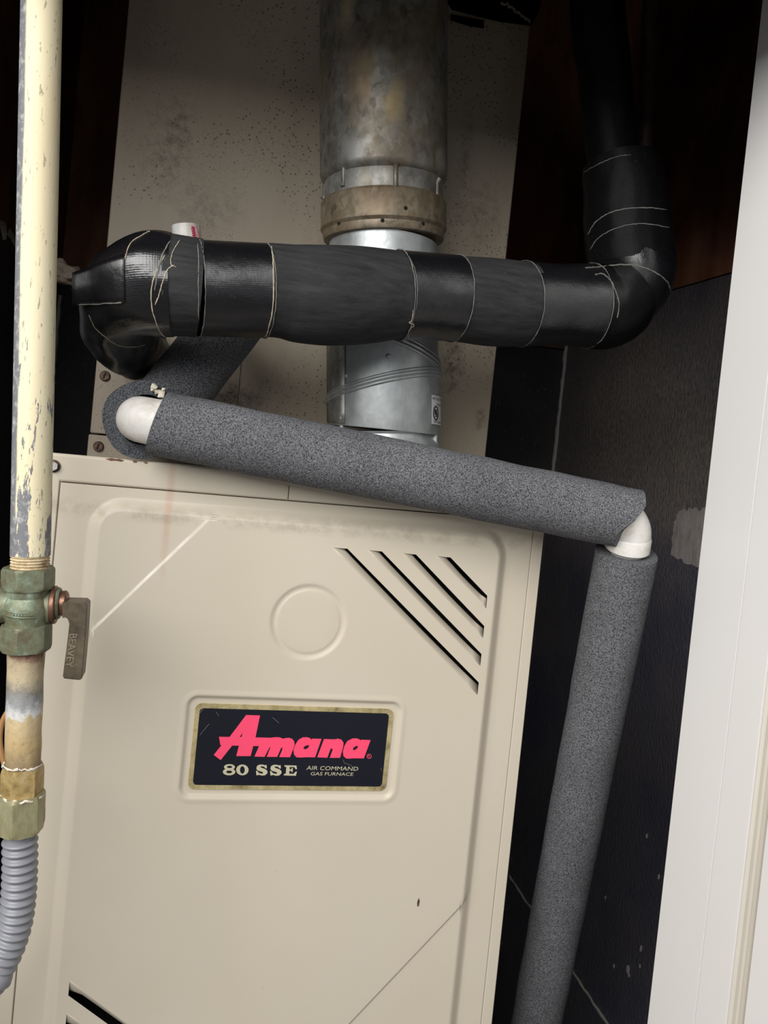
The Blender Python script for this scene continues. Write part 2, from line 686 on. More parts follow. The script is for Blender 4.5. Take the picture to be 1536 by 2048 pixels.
def gas_paint():
    M = Mat('flaking_cream_paint', rough=0.6, spec=0.3)
    v = M.coord('Object', scale=(1, 1, 0.22))
    z = M.sep(M.coord('Object'), 2)
    x = M.sep(M.coord('Object'), 0)
    n = M.noise(95, 6, 0.7, v)
    n2 = M.noise(330, 4, 0.7, v)
    k = M.math('ADD', M.math('MULTIPLY', n, 0.75), M.math('MULTIPLY', n2, 0.25))
    # more paint the higher up the pipe, none along the left side
    za, zb = P(60, 1120, -0.11).z, P(80, 350, -0.11).z
    hz = M.step(z, za, zb)
    thr = M.math('ADD', k, M.math('MULTIPLY', hz, 0.20))
    gz = M.node('ShaderNodeMapRange')      # straight left margin of the paint, following the lean of the pipe
    a, b = P(55, 150, -0.11), P(35, 1050, -0.11)
    sl = (a.x - b.x) / (a.z - b.z)
    edge = M.math('SUBTRACT', M.math('SUBTRACT', x, b.x + 0.0008), M.math('MULTIPLY', M.math('SUBTRACT', z, b.z), sl))
    edge = M.math('ADD', edge, M.math('MULTIPLY', M.math('SUBTRACT', M.noise(40, 3, 0.5, M.coord('Object', scale=(1, 1, 0.3))), 0.5), 0.006))
    em = M.step(edge, -0.0006, 0.0006)
    paint = M.math('MULTIPLY', M.step(thr, 0.520, 0.535), em)
    cream = M.mix(M.noise(30, 4, 0.6, v), srgb(238, 231, 202), srgb(230, 212, 170))
    crack = M.step(M.noise(420, 3, 0.6, v), 0.63, 0.67)
    cream = M.mix(M.math('MULTIPLY', crack, 0.6), cream, srgb(110, 104, 92))
    grey = M.mix(M.step(M.noise(150, 4, 0.7), 0.5, 0.7), srgb(122, 123, 127), srgb(184, 183, 180))
    M.color(M.mix(paint, grey, cream))
    M.bump(paint, 0.5, 0.0006)
    M.bump(n2, 0.2, 0.0006)
    return M.m


def nipple_mat():
    M = Mat('corroded_nipple', rough=0.6, metal=0.1)
    z = M.sep(M.coord('Object'), 2)
    z0, z1 = P(45, 1560, -0.11).z, P(50, 1300, -0.11).z
    t = M.math('ADD', M.step(z, z0, z1), M.math('MULTIPLY', M.math('SUBTRACT', M.noise(90, 5, 0.7), 0.5), 0.3))
    c = M.ramp(t, [(0.0, srgb(128, 116, 98)), (0.14, srgb(150, 130, 100)), (0.30, srgb(196, 170, 124)), (0.50, srgb(206, 186, 146)), (0.53, srgb(222, 222, 220)),
                   (0.60, srgb(158, 160, 162)), (0.72, srgb(140, 136, 128)), (0.82, srgb(196, 180, 148)), (0.93, srgb(178, 160, 132)), (1.0, srgb(120, 84, 66))])
    c = M.mix(M.math('MULTIPLY', M.step(M.noise(260, 4, 0.7), 0.55, 0.7), 0.4), c, srgb(108, 98, 84))
    M.color(c)
    M.bump(M.noise(250, 4), 0.5, 0.0008)
    return M.m


def mottled(name, cols, scale=80, rough=0.5, metal=0.3, bump=0.4, stretch=(1, 1, 1)):
    M = Mat(name, rough=rough, metal=metal)
    v = M.coord('Object', scale=stretch)
    n = M.noise(scale, 6, 0.7, v)
    k = len(cols)
    M.color(M.ramp(n, [(0.3 + 0.42 * i / max(1, k - 1), c) for i, c in enumerate(cols)]))
    M.bump(M.noise(scale * 3, 4), bump, 0.0008)
    return M.m


def plain(name, c, rough=0.5, metal=0.0, var=0.08, scale=60, bump=0.1):
    M = Mat(name, rough=rough, metal=metal)
    lo = tuple(x * (1 - var) for x in c[:3]) + (1,)
    hi = tuple(min(1, x * (1 + var)) for x in c[:3]) + (1,)
    M.color(M.mix(M.noise(scale, 4), lo, hi))
    M.bump(M.noise(scale * 4, 3), bump, 0.0006)
    return M.m


MT = dict(
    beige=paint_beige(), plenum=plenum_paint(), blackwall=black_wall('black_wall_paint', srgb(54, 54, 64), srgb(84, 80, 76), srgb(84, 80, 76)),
    blackwall_lit=black_wall('black_wall_paint_lit', srgb(94, 94, 110), srgb(126, 118, 110), srgb(186, 174, 162)), brown=brown_board(),  # same black paint, lighter copy with the right wall's light in its colour
    white=plain('white_jamb_paint', srgb(236, 234, 232), 0.4, var=0.02, scale=8, bump=0.03),
    cream=plain('shaded_casing_paint', srgb(208, 202, 190), 0.45, var=0.05, scale=20, bump=0.05),  # casing toned down to cream, the shade of its less lit faces
    interior=plain('dark_interior', srgb(16, 15, 15), 0.9),
    ceil=plain('dark_ceiling', srgb(70, 60, 52), 0.9), floor=plain('concrete_floor', srgb(96, 92, 88), 0.85, var=0.2, scale=20),
    vent=galv('old_galvanised_vent', srgb(84, 82, 76), srgb(146, 144, 138), 0.5, srgb(124, 108, 80), 150, metal=0.5, smears=((682, 20, 0.009, 0.07, srgb(176, 160, 118)), (765, 250, 0.012, 0.022, srgb(170, 152, 112)), (690, 330, 0.016, 0.02, srgb(160, 160, 158)), (860, 350, 0.010, 0.02, srgb(176, 168, 154)), (700, 200, 0.014, 0.05, srgb(120, 100, 70)))),
    collar=galv('stained_collar', srgb(92, 82, 66), srgb(150, 138, 118), 0.5, srgb(128, 100, 66), 160, metal=0.35),
    neck=galv('dull_galvanised_neck', srgb(112, 112, 108), srgb(168, 168, 164), 0.45, srgb(136, 124, 102), 160, metal=0.6),
    galv=galv('bright_galvanised', srgb(172, 177, 178), srgb(204, 208, 208), 0.36, None, 160, metal=0.75, spangle=0.12),
    foam=foam('grey_foam_insulation', srgb(44, 44, 47), srgb(132, 133, 137)),
    foamend=foam('grey_foam_cut', srgb(40, 41, 45), srgb(106, 109, 114), 900),
    bfoam=black_foam_smooth(),
    tape=tape('glossy_black_tape', srgb(19, 19, 22), 0.30, 0.10),
    tape2=tape('dull_black_tape', srgb(16, 16, 17), 0.55, 0.06, 0.2),
    string=plain('pale_thread', srgb(176, 164, 142), 0.8, var=0.2, scale=300),
    edge=plain('frayed_tape_edge', srgb(112, 109, 104), 0.8, var=0.5, scale=260),
    pvc=mottled('scuffed_white_pvc', [srgb(196, 186, 174), srgb(226, 222, 216), srgb(240, 238, 236)], 45, 0.35, 0.0, 0.1),
    red=plain('red_print', srgb(206, 70, 104), 0.6),
    gas=gas_paint(), nipple=nipple_mat(),
    verd=mottled('verdigris_bronze', [srgb(88, 72, 54), srgb(112, 108, 84), srgb(124, 132, 108), srgb(166, 184, 166)], 60, 0.5, 0.2, 0.5),
    lever=mottled('tarnished_brass_lever', [srgb(72, 64, 52), srgb(98, 88, 72), srgb(118, 104, 86)], 60, 0.42, 0.4, 0.3),
    levtext=mottled('rubbed_brass', [srgb(120, 108, 90), srgb(160, 148, 128)], 200, 0.4, 0.3, 0.1),
    copper=mottled('worn_copper_edge', [srgb(84, 66, 52), srgb(128, 92, 74), srgb(152, 120, 100)], 90, 0.4, 0.6, 0.3),
    oldcopper=mottled('dull_old_copper', [srgb(34, 26, 22), srgb(58, 42, 34), srgb(74, 56, 46)], 90, 0.6, 0.3, 0.3),
    thread=mottled('rusty_thread', [srgb(120, 80, 62), srgb(196, 176, 140), srgb(224, 210, 176)], 160, 0.7, 0.0, 0.5),
    brass=mottled('lime_crusted_brass', [srgb(132, 108, 66), srgb(186, 160, 106), srgb(206, 190, 152)], 90, 0.5, 0.25, 0.5),
    nut=mottled('dull_green_brass', [srgb(126, 120, 88), srgb(164, 158, 122), srgb(190, 186, 158)], 60, 0.45, 0.3, 0.3, (1, 1, 0.4)),
    crust=plain('white_crust', srgb(226, 218, 200), 0.9, var=0.15, scale=200, bump=0.8),
    hose=plain('grey_coated_hose', srgb(140, 141, 147), 0.35, var=0.06, scale=60, bump=0.1),
    navy=plain('navy_badge', srgb(25, 26, 36), 0.3, var=0.15, scale=15, bump=0.02),
    gold=mottled('tarnished_gold_foil', [srgb(120, 108, 74), srgb(184, 168, 122), srgb(214, 198, 150), srgb(192, 146, 98)], 55, 0.35, 0.35, 0.1),
    pink=plain('hot_pink_print', srgb(255, 78, 116), 0.45, var=0.02),
    silver=plain('pale_gold_print', srgb(196, 188, 160), 0.4, var=0.08),
    rust=mottled('rusty_screw', [srgb(40, 32, 28), srgb(84, 62, 50), srgb(120, 100, 84)], 200, 0.5, 0.5),
    zinc=mottled('zinc_screw', [srgb(150, 148, 144), srgb(206, 204, 200)], 200, 0.35, 0.15),
    caulk=plain('white_caulk', srgb(206, 202, 198), 0.8, var=0.12, scale=120, bump=0.6),
    patch=mottled('bare_plaster', [srgb(160, 150, 146), srgb(186, 178, 174), srgb(206, 200, 196)], 90, 0.7, 0.0, 1.0, (1, 1, 0.35)),
    sticker=plain('sticker_paper', srgb(206, 206, 206), 0.5, var=0.04),
    ink=plain('black_ink', srgb(26, 26, 28), 0.5),
    wire=plain('tan_cable', srgb(176, 130, 84), 0.5),
    fluff=plain('grey_lint', srgb(150, 138, 124), 1.0, var=0.3, scale=300, bump=1.0),
    hole=plain('black_hole', srgb(10, 9, 8), 0.9),
)
T = MT

# ------------------------------------------------------------------ the closet
XL, XR, YB, YF, ZC = -0.292, 0.709, 0.85, -0.10, 2.30
ZS_R, ZS_L, ZS_LOW = 1.541, 1.478, 0.357


def board_wall(name, label, lo, hi, seam, axis):
    w = box(name, lo, hi, T['interior'])
    structure(w, label, 'wall')
    return w


fl = box('floor', (-2.4, -3.0, -0.05), (2.6, 1.0, 0.0), T['floor'])
structure(fl, 'grey concrete floor under the furnace closet', 'floor')
ce = box('ceiling', (XL - 0.05, -0.24, ZC), (XR + 0.05, YB + 0.05, ZC + 0.05), T['ceil'])
structure(ce, 'dark ceiling above the closet', 'ceiling')

wb_ = box('wall_back', (XL - 0.05, YB + 0.01, 0), (XR + 0.05, YB + 0.05, ZC), T['interior'])
structure(wb_, 'dark back wall behind the beige sheet-metal casing', 'wall')
box('lower_board', (XL, YB, 0), (XR, YB + 0.012, ZS_L), T['blackwall'], wb_)
box('upper_board', (XL, YB + 0.001, ZS_L + 0.003), (XR, YB + 0.012, ZC), T['brown'], wb_)

wl = box('wall_left', (XL - 0.06, -0.12, 0), (XL - 0.01, YB, ZC), T['interior'])
structure(wl, 'left side wall, brown board above black paint, behind the cream gas pipe', 'wall')
box('lower_board', (XL - 0.012, -0.12, 0), (XL, YB, ZS_L), T['blackwall'], wl)
box('upper_board', (XL - 0.012, -0.12, ZS_L + 0.003), (XL - 0.001, YB, ZC), T['brown'], wl)

wr = box('wall_right', (XR + 0.01, -0.20, 0), (XR + 0.06, YB, ZC), T['interior'])
structure(wr, 'right side wall, brown board above rough black paint, beside the white jamb', 'wall')
lowr = box('lower_board', (XR, -0.20, 0), (XR + 0.012, YB, ZS_R), T['blackwall_lit'], wr)
box('upper_board', (XR + 0.001, -0.20, ZS_R + 0.003), (XR + 0.012, YB, ZC), T['brown'], wr)


def ribbon(name, pts, w, mat, parent, side, jag=0.3, thick=0.0012, nrm=None):
    """ragged strip of tape or caulk along pts, width w along side, standing proud along nrm"""
    verts, faces = [], []
    n = len(pts)
    for i, p in enumerate(pts):
        a = w * (0.5 + random.uniform(-jag, jag))
        b = w * (0.5 + random.uniform(-jag, jag))
        verts += [p - side * a, p - side * a * 0.7 + nrm * thick, p + side * b * 0.7 + nrm * thick, p + side * b]
    for i in range(n - 1):
        for k in range(3):
            faces.append((i * 4 + k, i * 4 + k + 1, i * 4 + k + 5, i * 4 + k + 4))
    return pydata(name, verts, faces, mat, parent)


def along(a, b, n, wob=0.0):
    return [a.lerp(b, i / n) + Vector((random.uniform(-wob, wob) for _ in range(3))) for i in range(n + 1)]


# white caulk: right rear corner, low seam of the right wall, seam and rear corner on the left
c0 = Vector((XR - 0.001, YB - 0.001, 1.16))
ribbon('corner_caulk', along(c0, c0 + Vector((0, 0, 0.36)), 30, 0.0008), 0.009, T['caulk'], wr, Vector((0.7, -0.7, 0)), 0.2, 0.004, Vector((-0.7, -0.7, 0)))
ribbon('seam_caulk', along(Vector((XR, 0.10, ZS_LOW)), Vector((XR, YB, ZS_LOW)), 60, 0.0012), 0.006, T['caulk'], wr, Vector((0, 0, 1)), 0.25, 0.002, Vector((-1, 0, 0)))
l0, l1 = PX(-40, 425, XL), PX(112, 555, XL)
ribbon('seam_caulk', along(l0, l1, 26, 0.004), 0.016, T['caulk'], wl, Vector((0, 0, 1)), 0.45, 0.003, Vector((1, 0, 0)))
c1 = PX(120, 585, XL)
c1 = Vector((XL + 0.001, YB - 0.001, P(119, 590, YB).z))
ribbon('corner_caulk', along(c1, c1 - Vector((0, 0, 0.22)), 22, 0.001), 0.009, T['caulk'], wl, Vector((0.7, 0.7, 0)), 0.25, 0.004, Vector((0.7, -0.7, 0)))

# bare plaster patch on the right wall
pc = [PX(*q, XR) for q in ((1360, 1022), (1385, 1018), (1420, 1020), (1425, 1140), (1385, 1132), (1345, 1108), (1348, 1050))]
poly = [(p.y, p.z) for p in pc]
fine = []
for i in range(len(poly)):
    a, b = poly[i], poly[(i + 1) % len(poly)]
    for k in range(6):
        t = k / 6
        fine.append((a[0] + (b[0] - a[0]) * t + random.uniform(-.003, .003), a[1] + (b[1] - a[1]) * t + random.uniform(-.003, .003)))
pp = prism('plaster_patch', [fine], lambda u, v, h: Vector((XR - h, u, v)), 0.0015, T['patch'], wr)
pp['label'] = 'pale bare plaster patch'
# little white chips of paint
for (px, py, s) in ((1256, 1940, 9), (1282, 1898, 6), (1258, 1950, 5), (1228, 1932, 4), (1280, 1932, 4), (1211, 1795, 4), (1294, 1672, 5), (1318, 1754, 5)):
    c = PX(px, py, XR)
    k = s * PXM(c)
    pl = [(c.y + math.cos(a) * k * random.uniform(.3, .8), c.z + math.sin(a) * k * random.uniform(.6, 1.3)) for a in [j * math.pi / 4 for j in range(8)]]
    prism('paint_chip', [pl], lambda u, v, h: Vector((XR - h, u, v)), 0.001, T['caulk'], wr)

# door jamb and casing on the right
JX = P(1413, 1024, YF).x
yg = PX(1453, 1480, JX).y       # thin groove
ye = PX(1515, 1480, JX).y       # front edge of the jamb
ym = PX(1536, 1480, JX).y


def extr(name, prof, z0, z1, mat, parent=None):
    n = len(prof)
    v = [(x, y, z0) for x, y in prof] + [(x, y, z1) for x, y in prof]
    f = [(i, (i + 1) % n, (i + 1) % n + n, i + n) for i in range(n)] + [tuple(range(n - 1, -1, -1)), tuple(range(n, 2 * n))]
    me = bpy.data.meshes.new(name)
    me.from_pydata(v, [], f)
    bm = bmesh.new()
    bm.from_mesh(me)
    bmesh.ops.recalc_face_normals(bm, faces=bm.faces)
    bm.to_mesh(me)
    bm.free()
    return link(name, me, mat, parent, smooth=False)


wf = extr('wall_front', [(JX + 0.02, YF), (XR + 0.01, YF), (XR + 0.01, -0.22), (JX + 0.02, -0.22)], 0, ZC, T['white'])
structure(wf, 'front wall return behind the white door jamb', 'wall')
HZ = 1.75
box('shade_header', (XL - 0.05, -0.24, 1.608), (XR + 0.05, -0.20, ZC + 0.05), T['white'], wf)  # unseen door header, set low to keep light off the closet top
tr = extr('trim_1', [(JX, YF + 0.002), (JX + 0.02, YF + 0.002), (JX + 0.02, ye), (JX, ye), (JX, yg - 0.0010), (JX + 0.003, yg - 0.0010), (JX + 0.003, yg + 0.0010), (JX, yg + 0.0010)], 0, HZ, T['white'])
structure(tr, 'smooth white painted door jamb with a fine vertical groove', 'door jamb')
prof = [(JX + 0.02, ye)]
yy = ye
steps = [(0.0, 0.0015), (0.0045, 0.0045), (0.0015, 0.0052), (0.0015, 0.0078), (0.0048, 0.0086), (0.003, 0.0098), (0.003, 0.0118), (0.0075, 0.0126), (0.0045, 0.0142), (0.0045, 0.018)]
cas = extr('casing', [(JX + 0.02, ye)] + [(JX + 0.0012 + dx, ye - dy) for dx, dy in steps] + [(JX + 0.02, ye - 0.018)], 0, HZ, T['cream'], tr)
cas['label'] = 'ribbed moulding at the edge of the jamb, shade painted in as cream'
extr('outer_board', [(JX + 0.02, ye - 0.0182), (JX + 0.002, ye - 0.0182), (JX + 0.002, ye - 0.06), (JX + 0.02, ye - 0.06)], 0, HZ, T['white'], tr)

# ------------------------------------------------------------------ furnace
X0, X1, Z1, ZD = -0.1335, 0.3265, 1.2128, 1.2020
GX0, GX1, GZ1, GZ0 = -0.1208, 0.3140, 1.1880, 0.42
furn = thing('furnace', 'beige gas furnace with pressed door panel, diagonal louvres and navy badge', 'furnace', ((X0 + X1) / 2, 0.36, 0))


def cabinet_shell():
    o, i = (X0, X1, 0.0, Z1), (GX0 - 0.0006, GX1 + 0.0006, GZ0 - 0.001, GZ1 + 0.0006)
    def ring(q, y):
        return [(q[0], y, q[2]), (q[1], y, q[2]), (q[1], y, q[3]), (q[0], y, q[3])]
    v = ring(o, 0.0) + ring(i, 0.0) + ring(i, 0.05) + ring((X0, X1, 0.0, ZD), 0.72)
    v += [(X0, 0.004, Z1), (X1, 0.004, Z1), (X0, 0.004, ZD), (X1, 0.004, ZD)]          # 16..19 back of the raised front lip
    f = []
    for k in range(4):
        k2 = (k + 1) % 4
        f.append((k, k2, 4 + k2, 4 + k))
        f.append((4 + k, 4 + k2, 8 + k2, 8 + k))
    f.append((1, 0, 12, 13))                     # bottom
    f.append((2, 1, 13, 14, 19, 17))             # right side
    f.append((0, 3, 16, 18, 15, 12))             # left side
    f.append((3, 2, 17, 16))                     # top of the lip
    f.append((16, 17, 19, 18))                   # back of the lip
    f.append((18, 19, 14, 15))                   # deck
    f.append((12, 15, 14, 13))
    c = pydata('cabinet', v, f, T['beige'], furn, smooth=True)
    bevel(c, 0.0022, 3)
    return c


cabinet_shell()
box('louvre_shade_plate', (GX0, 0.045, GZ0), (GX1, 0.049, GZ1), T['interior'], furn)  # near-black plate, its colour stands in for shade behind the louvre slits
# lip seam and screw on the top rail
s0 = P(577, 985, -0.0004)
box('lip_seam', (s0.x - 0.0003, -0.0004, GZ1 + 0.002), (s0.x + 0.0003, 0.001, GZ1 + 0.014), T['rust'], furn)
for px_, w_ in ((225, 14), (240, 8), (270, 5), (292, 4)):      # rust flakes on the top edge
    c_ = P(px_, 909 + (px_ - 180) * 0.088, 0)
    k_ = w_ * PXM(c_)
    prism('rust_flake', [[(c_.x + math.cos(a) * k_ * random.uniform(.6, 1), Z1 - 0.0012 + math.sin(a) * 0.0012 * random.uniform(.6, 1)) for a in [j * math.pi / 5 for j in range(10)]]],
          lambda u, v, h: Vector((u, -h, v)), 0.0006, T['copper'], furn)


def hexscrew(c, axis, r, mat, parent, washer=None, slot=True):
    B = c + axis * r * 0.75
    A = c - axis * r * 0.1
    s = hexnut('screw', A, B, r, mat, parent, 0.25)
    if washer:
        lathe('washer', c - axis * r * 0.1, c + axis * r * 0.25, [(0, washer), (0.6, washer), (1, washer * 0.85)], T['rust'], s, 24)
    if slot:
        up = Vector((0.3, 0, 1)).normalized()
        side = axis.cross(up)
        v = []
        for h in (0.0, 0.06):
            for a, b in ((-1, -1), (1, -1), (1, 1), (-1, 1)):
                v.append(B + axis * r * h + up * a * r * 0.62 + side * b * r * 0.12)
        pydata('slot', v, [(0, 1, 2, 3), (7, 6, 5, 4), (0, 4, 5, 1), (1, 5, 6, 2), (2, 6, 7, 3), (3, 7, 4, 0)], T['hole'], s, False)
    return s


FRONT = Vector((0, -1, 0))
hexscrew(P(107, 932, -0.001), FRONT, 0.0042, T['zinc'], furn, 0.0054, False)

# --- the pressed door panel
EH = 0.0085                                   # height of the pressing
EM = (-0.0965, 0.2905, 0.52, 1.1800)          # foot of its slope
ER, EW = 0.030, 0.0125
d1, d2, d3, d4 = (P(*q, -EH) for q in ((395, 1060), (190, 1255), (935, 1800), (700, 2048)))
kc = (P(547, 1240, -EH) + P(686, 1248, -EH)) / 2
KR = 0.0330
BQ = [P(*q, -EH) for q in ((393, 1407), (789, 1420), (771, 1584), (373, 1579))]
BX0, BX1 = (BQ[0].x + BQ[3].x) / 2, (BQ[1].x + BQ[2].x) / 2
BZ1, BZ0 = (BQ[0].z + BQ[1].z) / 2, (BQ[2].z + BQ[3].z) / 2


def sd_rr(x, z, r4, rad):
    cx, cz = (r4[0] + r4[1]) / 2, (r4[2] + r4[3]) / 2
    qx = abs(x - cx) - (r4[1] - r4[0]) / 2 + rad
    qz = abs(z - cz) - (r4[3] - r4[2]) / 2 + rad
    return math.hypot(max(qx, 0), max(qz, 0)) + min(max(qx, qz), 0) - rad


def sst(t):
    t = max(0.0, min(1.0, t))
    return t * t * (3 - 2 * t)


def line_sd(x, z, a, b):
    dx, dz = b.x - a.x, b.z - a.z
    return ((x - a.x) * dz - (z - a.z) * dx) / math.hypot(dx, dz)


BREC = (BX0 - 0.0035, BX1 + 0.0035, BZ0 - 0.0035, BZ1 + 0.0035)


def height(x, z):
    e = sd_rr(x, z, EM, ER)
    h = EH * sst(-e / EW)
    if e < 0:
        k = sst(-e / EW)
        s1 = line_sd(x, z, d1, d2)     # sign chosen so that the corner is negative
        s2 = line_sd(x, z, d3, d4)
        h += k * 0.0016 * (sst((s1 if SGN1 else -s1) / 0.0026 + 0.5) - 1)
        h += k * 0.0016 * (sst((s2 if SGN2 else -s2) / 0.0026 + 0.5) - 1)
    # round knock-out: ring groove with flat middle
    r = math.hypot(x - kc.x, z - kc.z)
    if r < KR + 0.006:
        h -= 0.0016 * sst((KR + 0.003 - r) / 0.005) - 0.0007 * sst((KR - 0.0025 - r) / 0.003)
    b = sd_rr(x, z, BREC, 0.006)
    if b < 0.010:
        h += 0.0006 * sst((0.010 - b) / 0.005) - 0.0030 * sst((0.005 - b) / 0.0048)
    return h


SGN1 = line_sd(0.10, 1.0, d1, d2) > 0
SGN2 = line_sd(0.10, 1.0, d3, d4) > 0


def lv(pts):
    return [(P(px, py, -EH).x, P(px, py, -EH).z) for px, py in pts]


LOUV = [lv(q) for q in (
    ((664, 1095), (695, 1097.5), (957.5, 1365), (955, 1390)),
    ((735, 1100), (764, 1103), (963, 1308), (960.5, 1332)),
    ((804, 1106.5), (832, 1109), (968.5, 1252), (966, 1276)),
    ((872, 1112), (901, 1115), (974.5, 1191.5), (972.5, 1217)))]
# the lower set is the upper set turned half round the middle of the panel
la = lv(((139, 1963), (137, 1992)))
lb = lv(((133, 2028),))
LOW = []
for k in range(3):
    z_t = la[0][1] - k * (la[0][1] - lb[0][1])
    x_l = la[0][0]
    w = 0.0145
    ln = 0.150 - 0.0001 * k
    LOW.append([(x_l + ln + w, z_t - ln * 0.86), (x_l + ln, z_t - ln * 0.86), (x_l, z_t - 0.0125), (x_l, z_t + 0.001)])
LOUV_ALL = LOUV + LOW


def build_panel():
    pts, edges = [], []

    def loop(ps, closed=True):
        b = len(pts)
        pts.extend(ps)
        n = len(ps)
        for i in range(n - (0 if closed else 1)):
            edges.append((b + i, b + (i + 1) % n))

    def rr_loop(r4, rad, off, n=10, m=60):
        x0, x1, z0, z1 = r4[0] - off, r4[1] + off, r4[2] - off, r4[3] + off
        r = max(rad + off, 0.0005)
        out = []
        for cx, cz, a0 in ((x1 - r, z1 - r, 0), (x0 + r, z1 - r, 90), (x0 + r, z0 + r, 180), (x1 - r, z0 + r, 270)):
            for k in range(n + 1):
                a = math.radians(a0 + 90 * k / n)
                out.append((cx + r * math.cos(a), cz + r * math.sin(a)))
        dense = []
        for i in range(len(out)):
            a, b = out[i], out[(i + 1) % len(out)]
            L = math.dist(a, b)
            k = max(1, int(L / 0.012))
            for j in range(k):
                dense.append((a[0] + (b[0] - a[0]) * j / k, a[1] + (b[1] - a[1]) * j / k))
        return dense

    outer = [(GX0, GZ0), (GX1, GZ0), (GX1, GZ1), (GX0, GZ1)]
    loop(outer)
    for t in (0.02, -0.0, -0.1, -0.25, -0.4, -0.5, -0.6, -0.75, -0.9, -1.0, -1.1):
        loop(rr_loop(EM, ER, t * EW))
    for off in (0.0105, 0.0085, 0.0065, 0.005, 0.0035, 0.002, 0.0005, -0.001):
        loop(rr_loop(BREC, 0.006, off, 6))
    for r in (KR + 0.005, KR + 0.003, KR + 0.0015, KR, KR - 0.0015, KR - 0.0025, KR - 0.004, KR - 0.0055, KR * 0.5):
        loop([(kc.x + r * math.cos(2 * math.pi * k / 64), kc.z + r * math.sin(2 * math.pi * k / 64)) for k in range(64)])
    for a, b in ((d1, d2), (d3, d4)):
        dv = Vector((b.x - a.x, b.z - a.z)).normalized()
        nv = Vector((-dv.y, dv.x))
        for o in (-0.0016, -0.0008, 0.0, 0.0008, 0.0016):
            for k in range(-30, 140):
                q = Vector((a.x, a.z)) + dv * (k * 0.0025) + nv * o
                if sd_rr(q.x, q.y, EM, ER) < -EW * 0.2 and all(sd_poly(q, h) for h in LOUV_ALL):
                    pts.append((q.x, q.y))
    for h in LOUV_ALL:
        loop(h)
    g = 0.010
    nx, nz = int((GX1 - GX0) / g), int((GZ1 - GZ0) / g)
    for i in range(1, nx):
        for j in range(1, nz):
            x, z = GX0 + g * i, GZ0 + g * j
            if all(sd_poly(Vector((x, z)), h) for h in LOUV_ALL):
                pts.append((x, z))
    res = delaunay_2d_cdt([Vector(p) for p in pts], edges, [], 0, 1e-5)
    v2, tri = res[0], res[2]
    keep = []
    for t in tri:
        c = (v2[t[0]] + v2[t[1]] + v2[t[2]]) / 3
        if all(not inside(c, h) for h in LOUV_ALL):
            keep.append(tuple(t))
    verts = [(v.x, -height(v.x, v.y), v.y) for v in v2]
    return verts, keep


def inside(q, poly):
    n, c = len(poly), False
    for i in range(n):
        (x0, y0), (x1, y1) = poly[i], poly[(i + 1) % n]
        if (y0 > q.y) != (y1 > q.y) and q.x < (x1 - x0) * (q.y - y0) / (y1 - y0) + x0:
            c = not c
    return c


def sd_poly(q, poly, m=0.0015):
    """true when q is clear of the polygon by m"""
    if inside(q, poly):
        return False
    for i in range(len(poly)):
        a, b = Vector(poly[i]), Vector(poly[(i + 1) % len(poly)])
        t = max(0, min(1, (q - a).dot(b - a) / (b - a).length_squared))
        if (a + (b - a) * t - q).length < m:
            return False
    return True


pv, pf = build_panel()
# panel edges folded back
nb = len(pv)
pv += [(GX0, 0.02, GZ0), (GX1, 0.02, GZ0), (GX1, 0.02, GZ1), (GX0, 0.02, GZ1)]
me = bpy.data.meshes.new('door_panel')
me.from_pydata(pv, [], pf)
bm = bmesh.new()
bm.from_mesh(me)
for f in bm.faces:
    f.normal_update()
    if f.normal.y > 0:
        f.normal_flip()
bmesh.ops.delete(bm, geom=[v for v in bm.verts if not v.link_faces], context='VERTS')
bm.to_mesh(me)
bm.free()
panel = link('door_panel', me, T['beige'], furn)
nrms = []
for v in me.vertices:
    e = 0.0006
    x, z = v.co.x, v.co.z
    nrms.append(Vector(((height(x - e, z) - height(x + e, z)) / (2 * e), -1, (height(x, z - e) - height(x, z + e)) / (2 * e))).normalized())
me.normals_split_custom_set_from_vertices([tuple(n) for n in nrms])
box('panel_flange', (GX0, 0.0006, GZ0), (GX0 + 0.001, 0.02, GZ1), T['beige'], panel)
box('panel_flange', (GX1 - 0.001, 0.0006, GZ0), (GX1, 0.02, GZ1), T['beige'], panel)
box('panel_flange', (GX0 + 0.001, 0.0006, GZ1 - 0.001), (GX1 - 0.001, 0.02, GZ1), T['beige'], panel)


def louvre(poly, depth, gap):
    a, b, c, d = (Vector(p) for p in poly)     # a-b short end, b-c slit edge, c-d short end, d-a hinge edge
    rows, cols = 7, 14
    verts, faces = [], []
    ax = (c - b).normalized()
    for j in range(cols + 1):
        s = j / cols
        hinge = a.lerp(d, s)
        slit = b.lerp(c, s)
        w = (slit - hinge)
        L = w.length
        endf = min(1.0, min(s, 1 - s) / 0.06 + 0.0)
        for i in range(rows + 1):
            t = i / rows
            q = hinge + w * t * max(0.25, 1 - gap / L)
            y = -height(hinge.x, hinge.y) + depth * (t ** 1.5) * (0.35 + 0.65 * endf)
            verts.append((q.x, y, q.y))
    for j in range(cols):
        for i in range(rows):
            k = j * (rows + 1) + i
            faces.append((k, k + 1, k + rows + 2, k + rows + 1))
    o = pydata('louvre', verts, faces, T['beige'], panel)
    bm = bmesh.new()
    bm.from_mesh(o.data)
    for f in bm.faces:
        f.normal_update()
        if f.normal.y > 0:
            f.normal_flip()
    bm.to_mesh(o.data)
    bm.free()
    sm = o.modifiers.new('thick', 'SOLIDIFY')
    sm.thickness = 0.0008
    sm.offset = -1
    return o


for q in LOUV:
    louvre(q, 0.0080, 0.0030)
for q in LOW:
    louvre([q[0], q[1], q[2], q[3]], 0.0075, 0.0030)

# --- badge
BY = -(EH - 0.0030 + 0.0006)


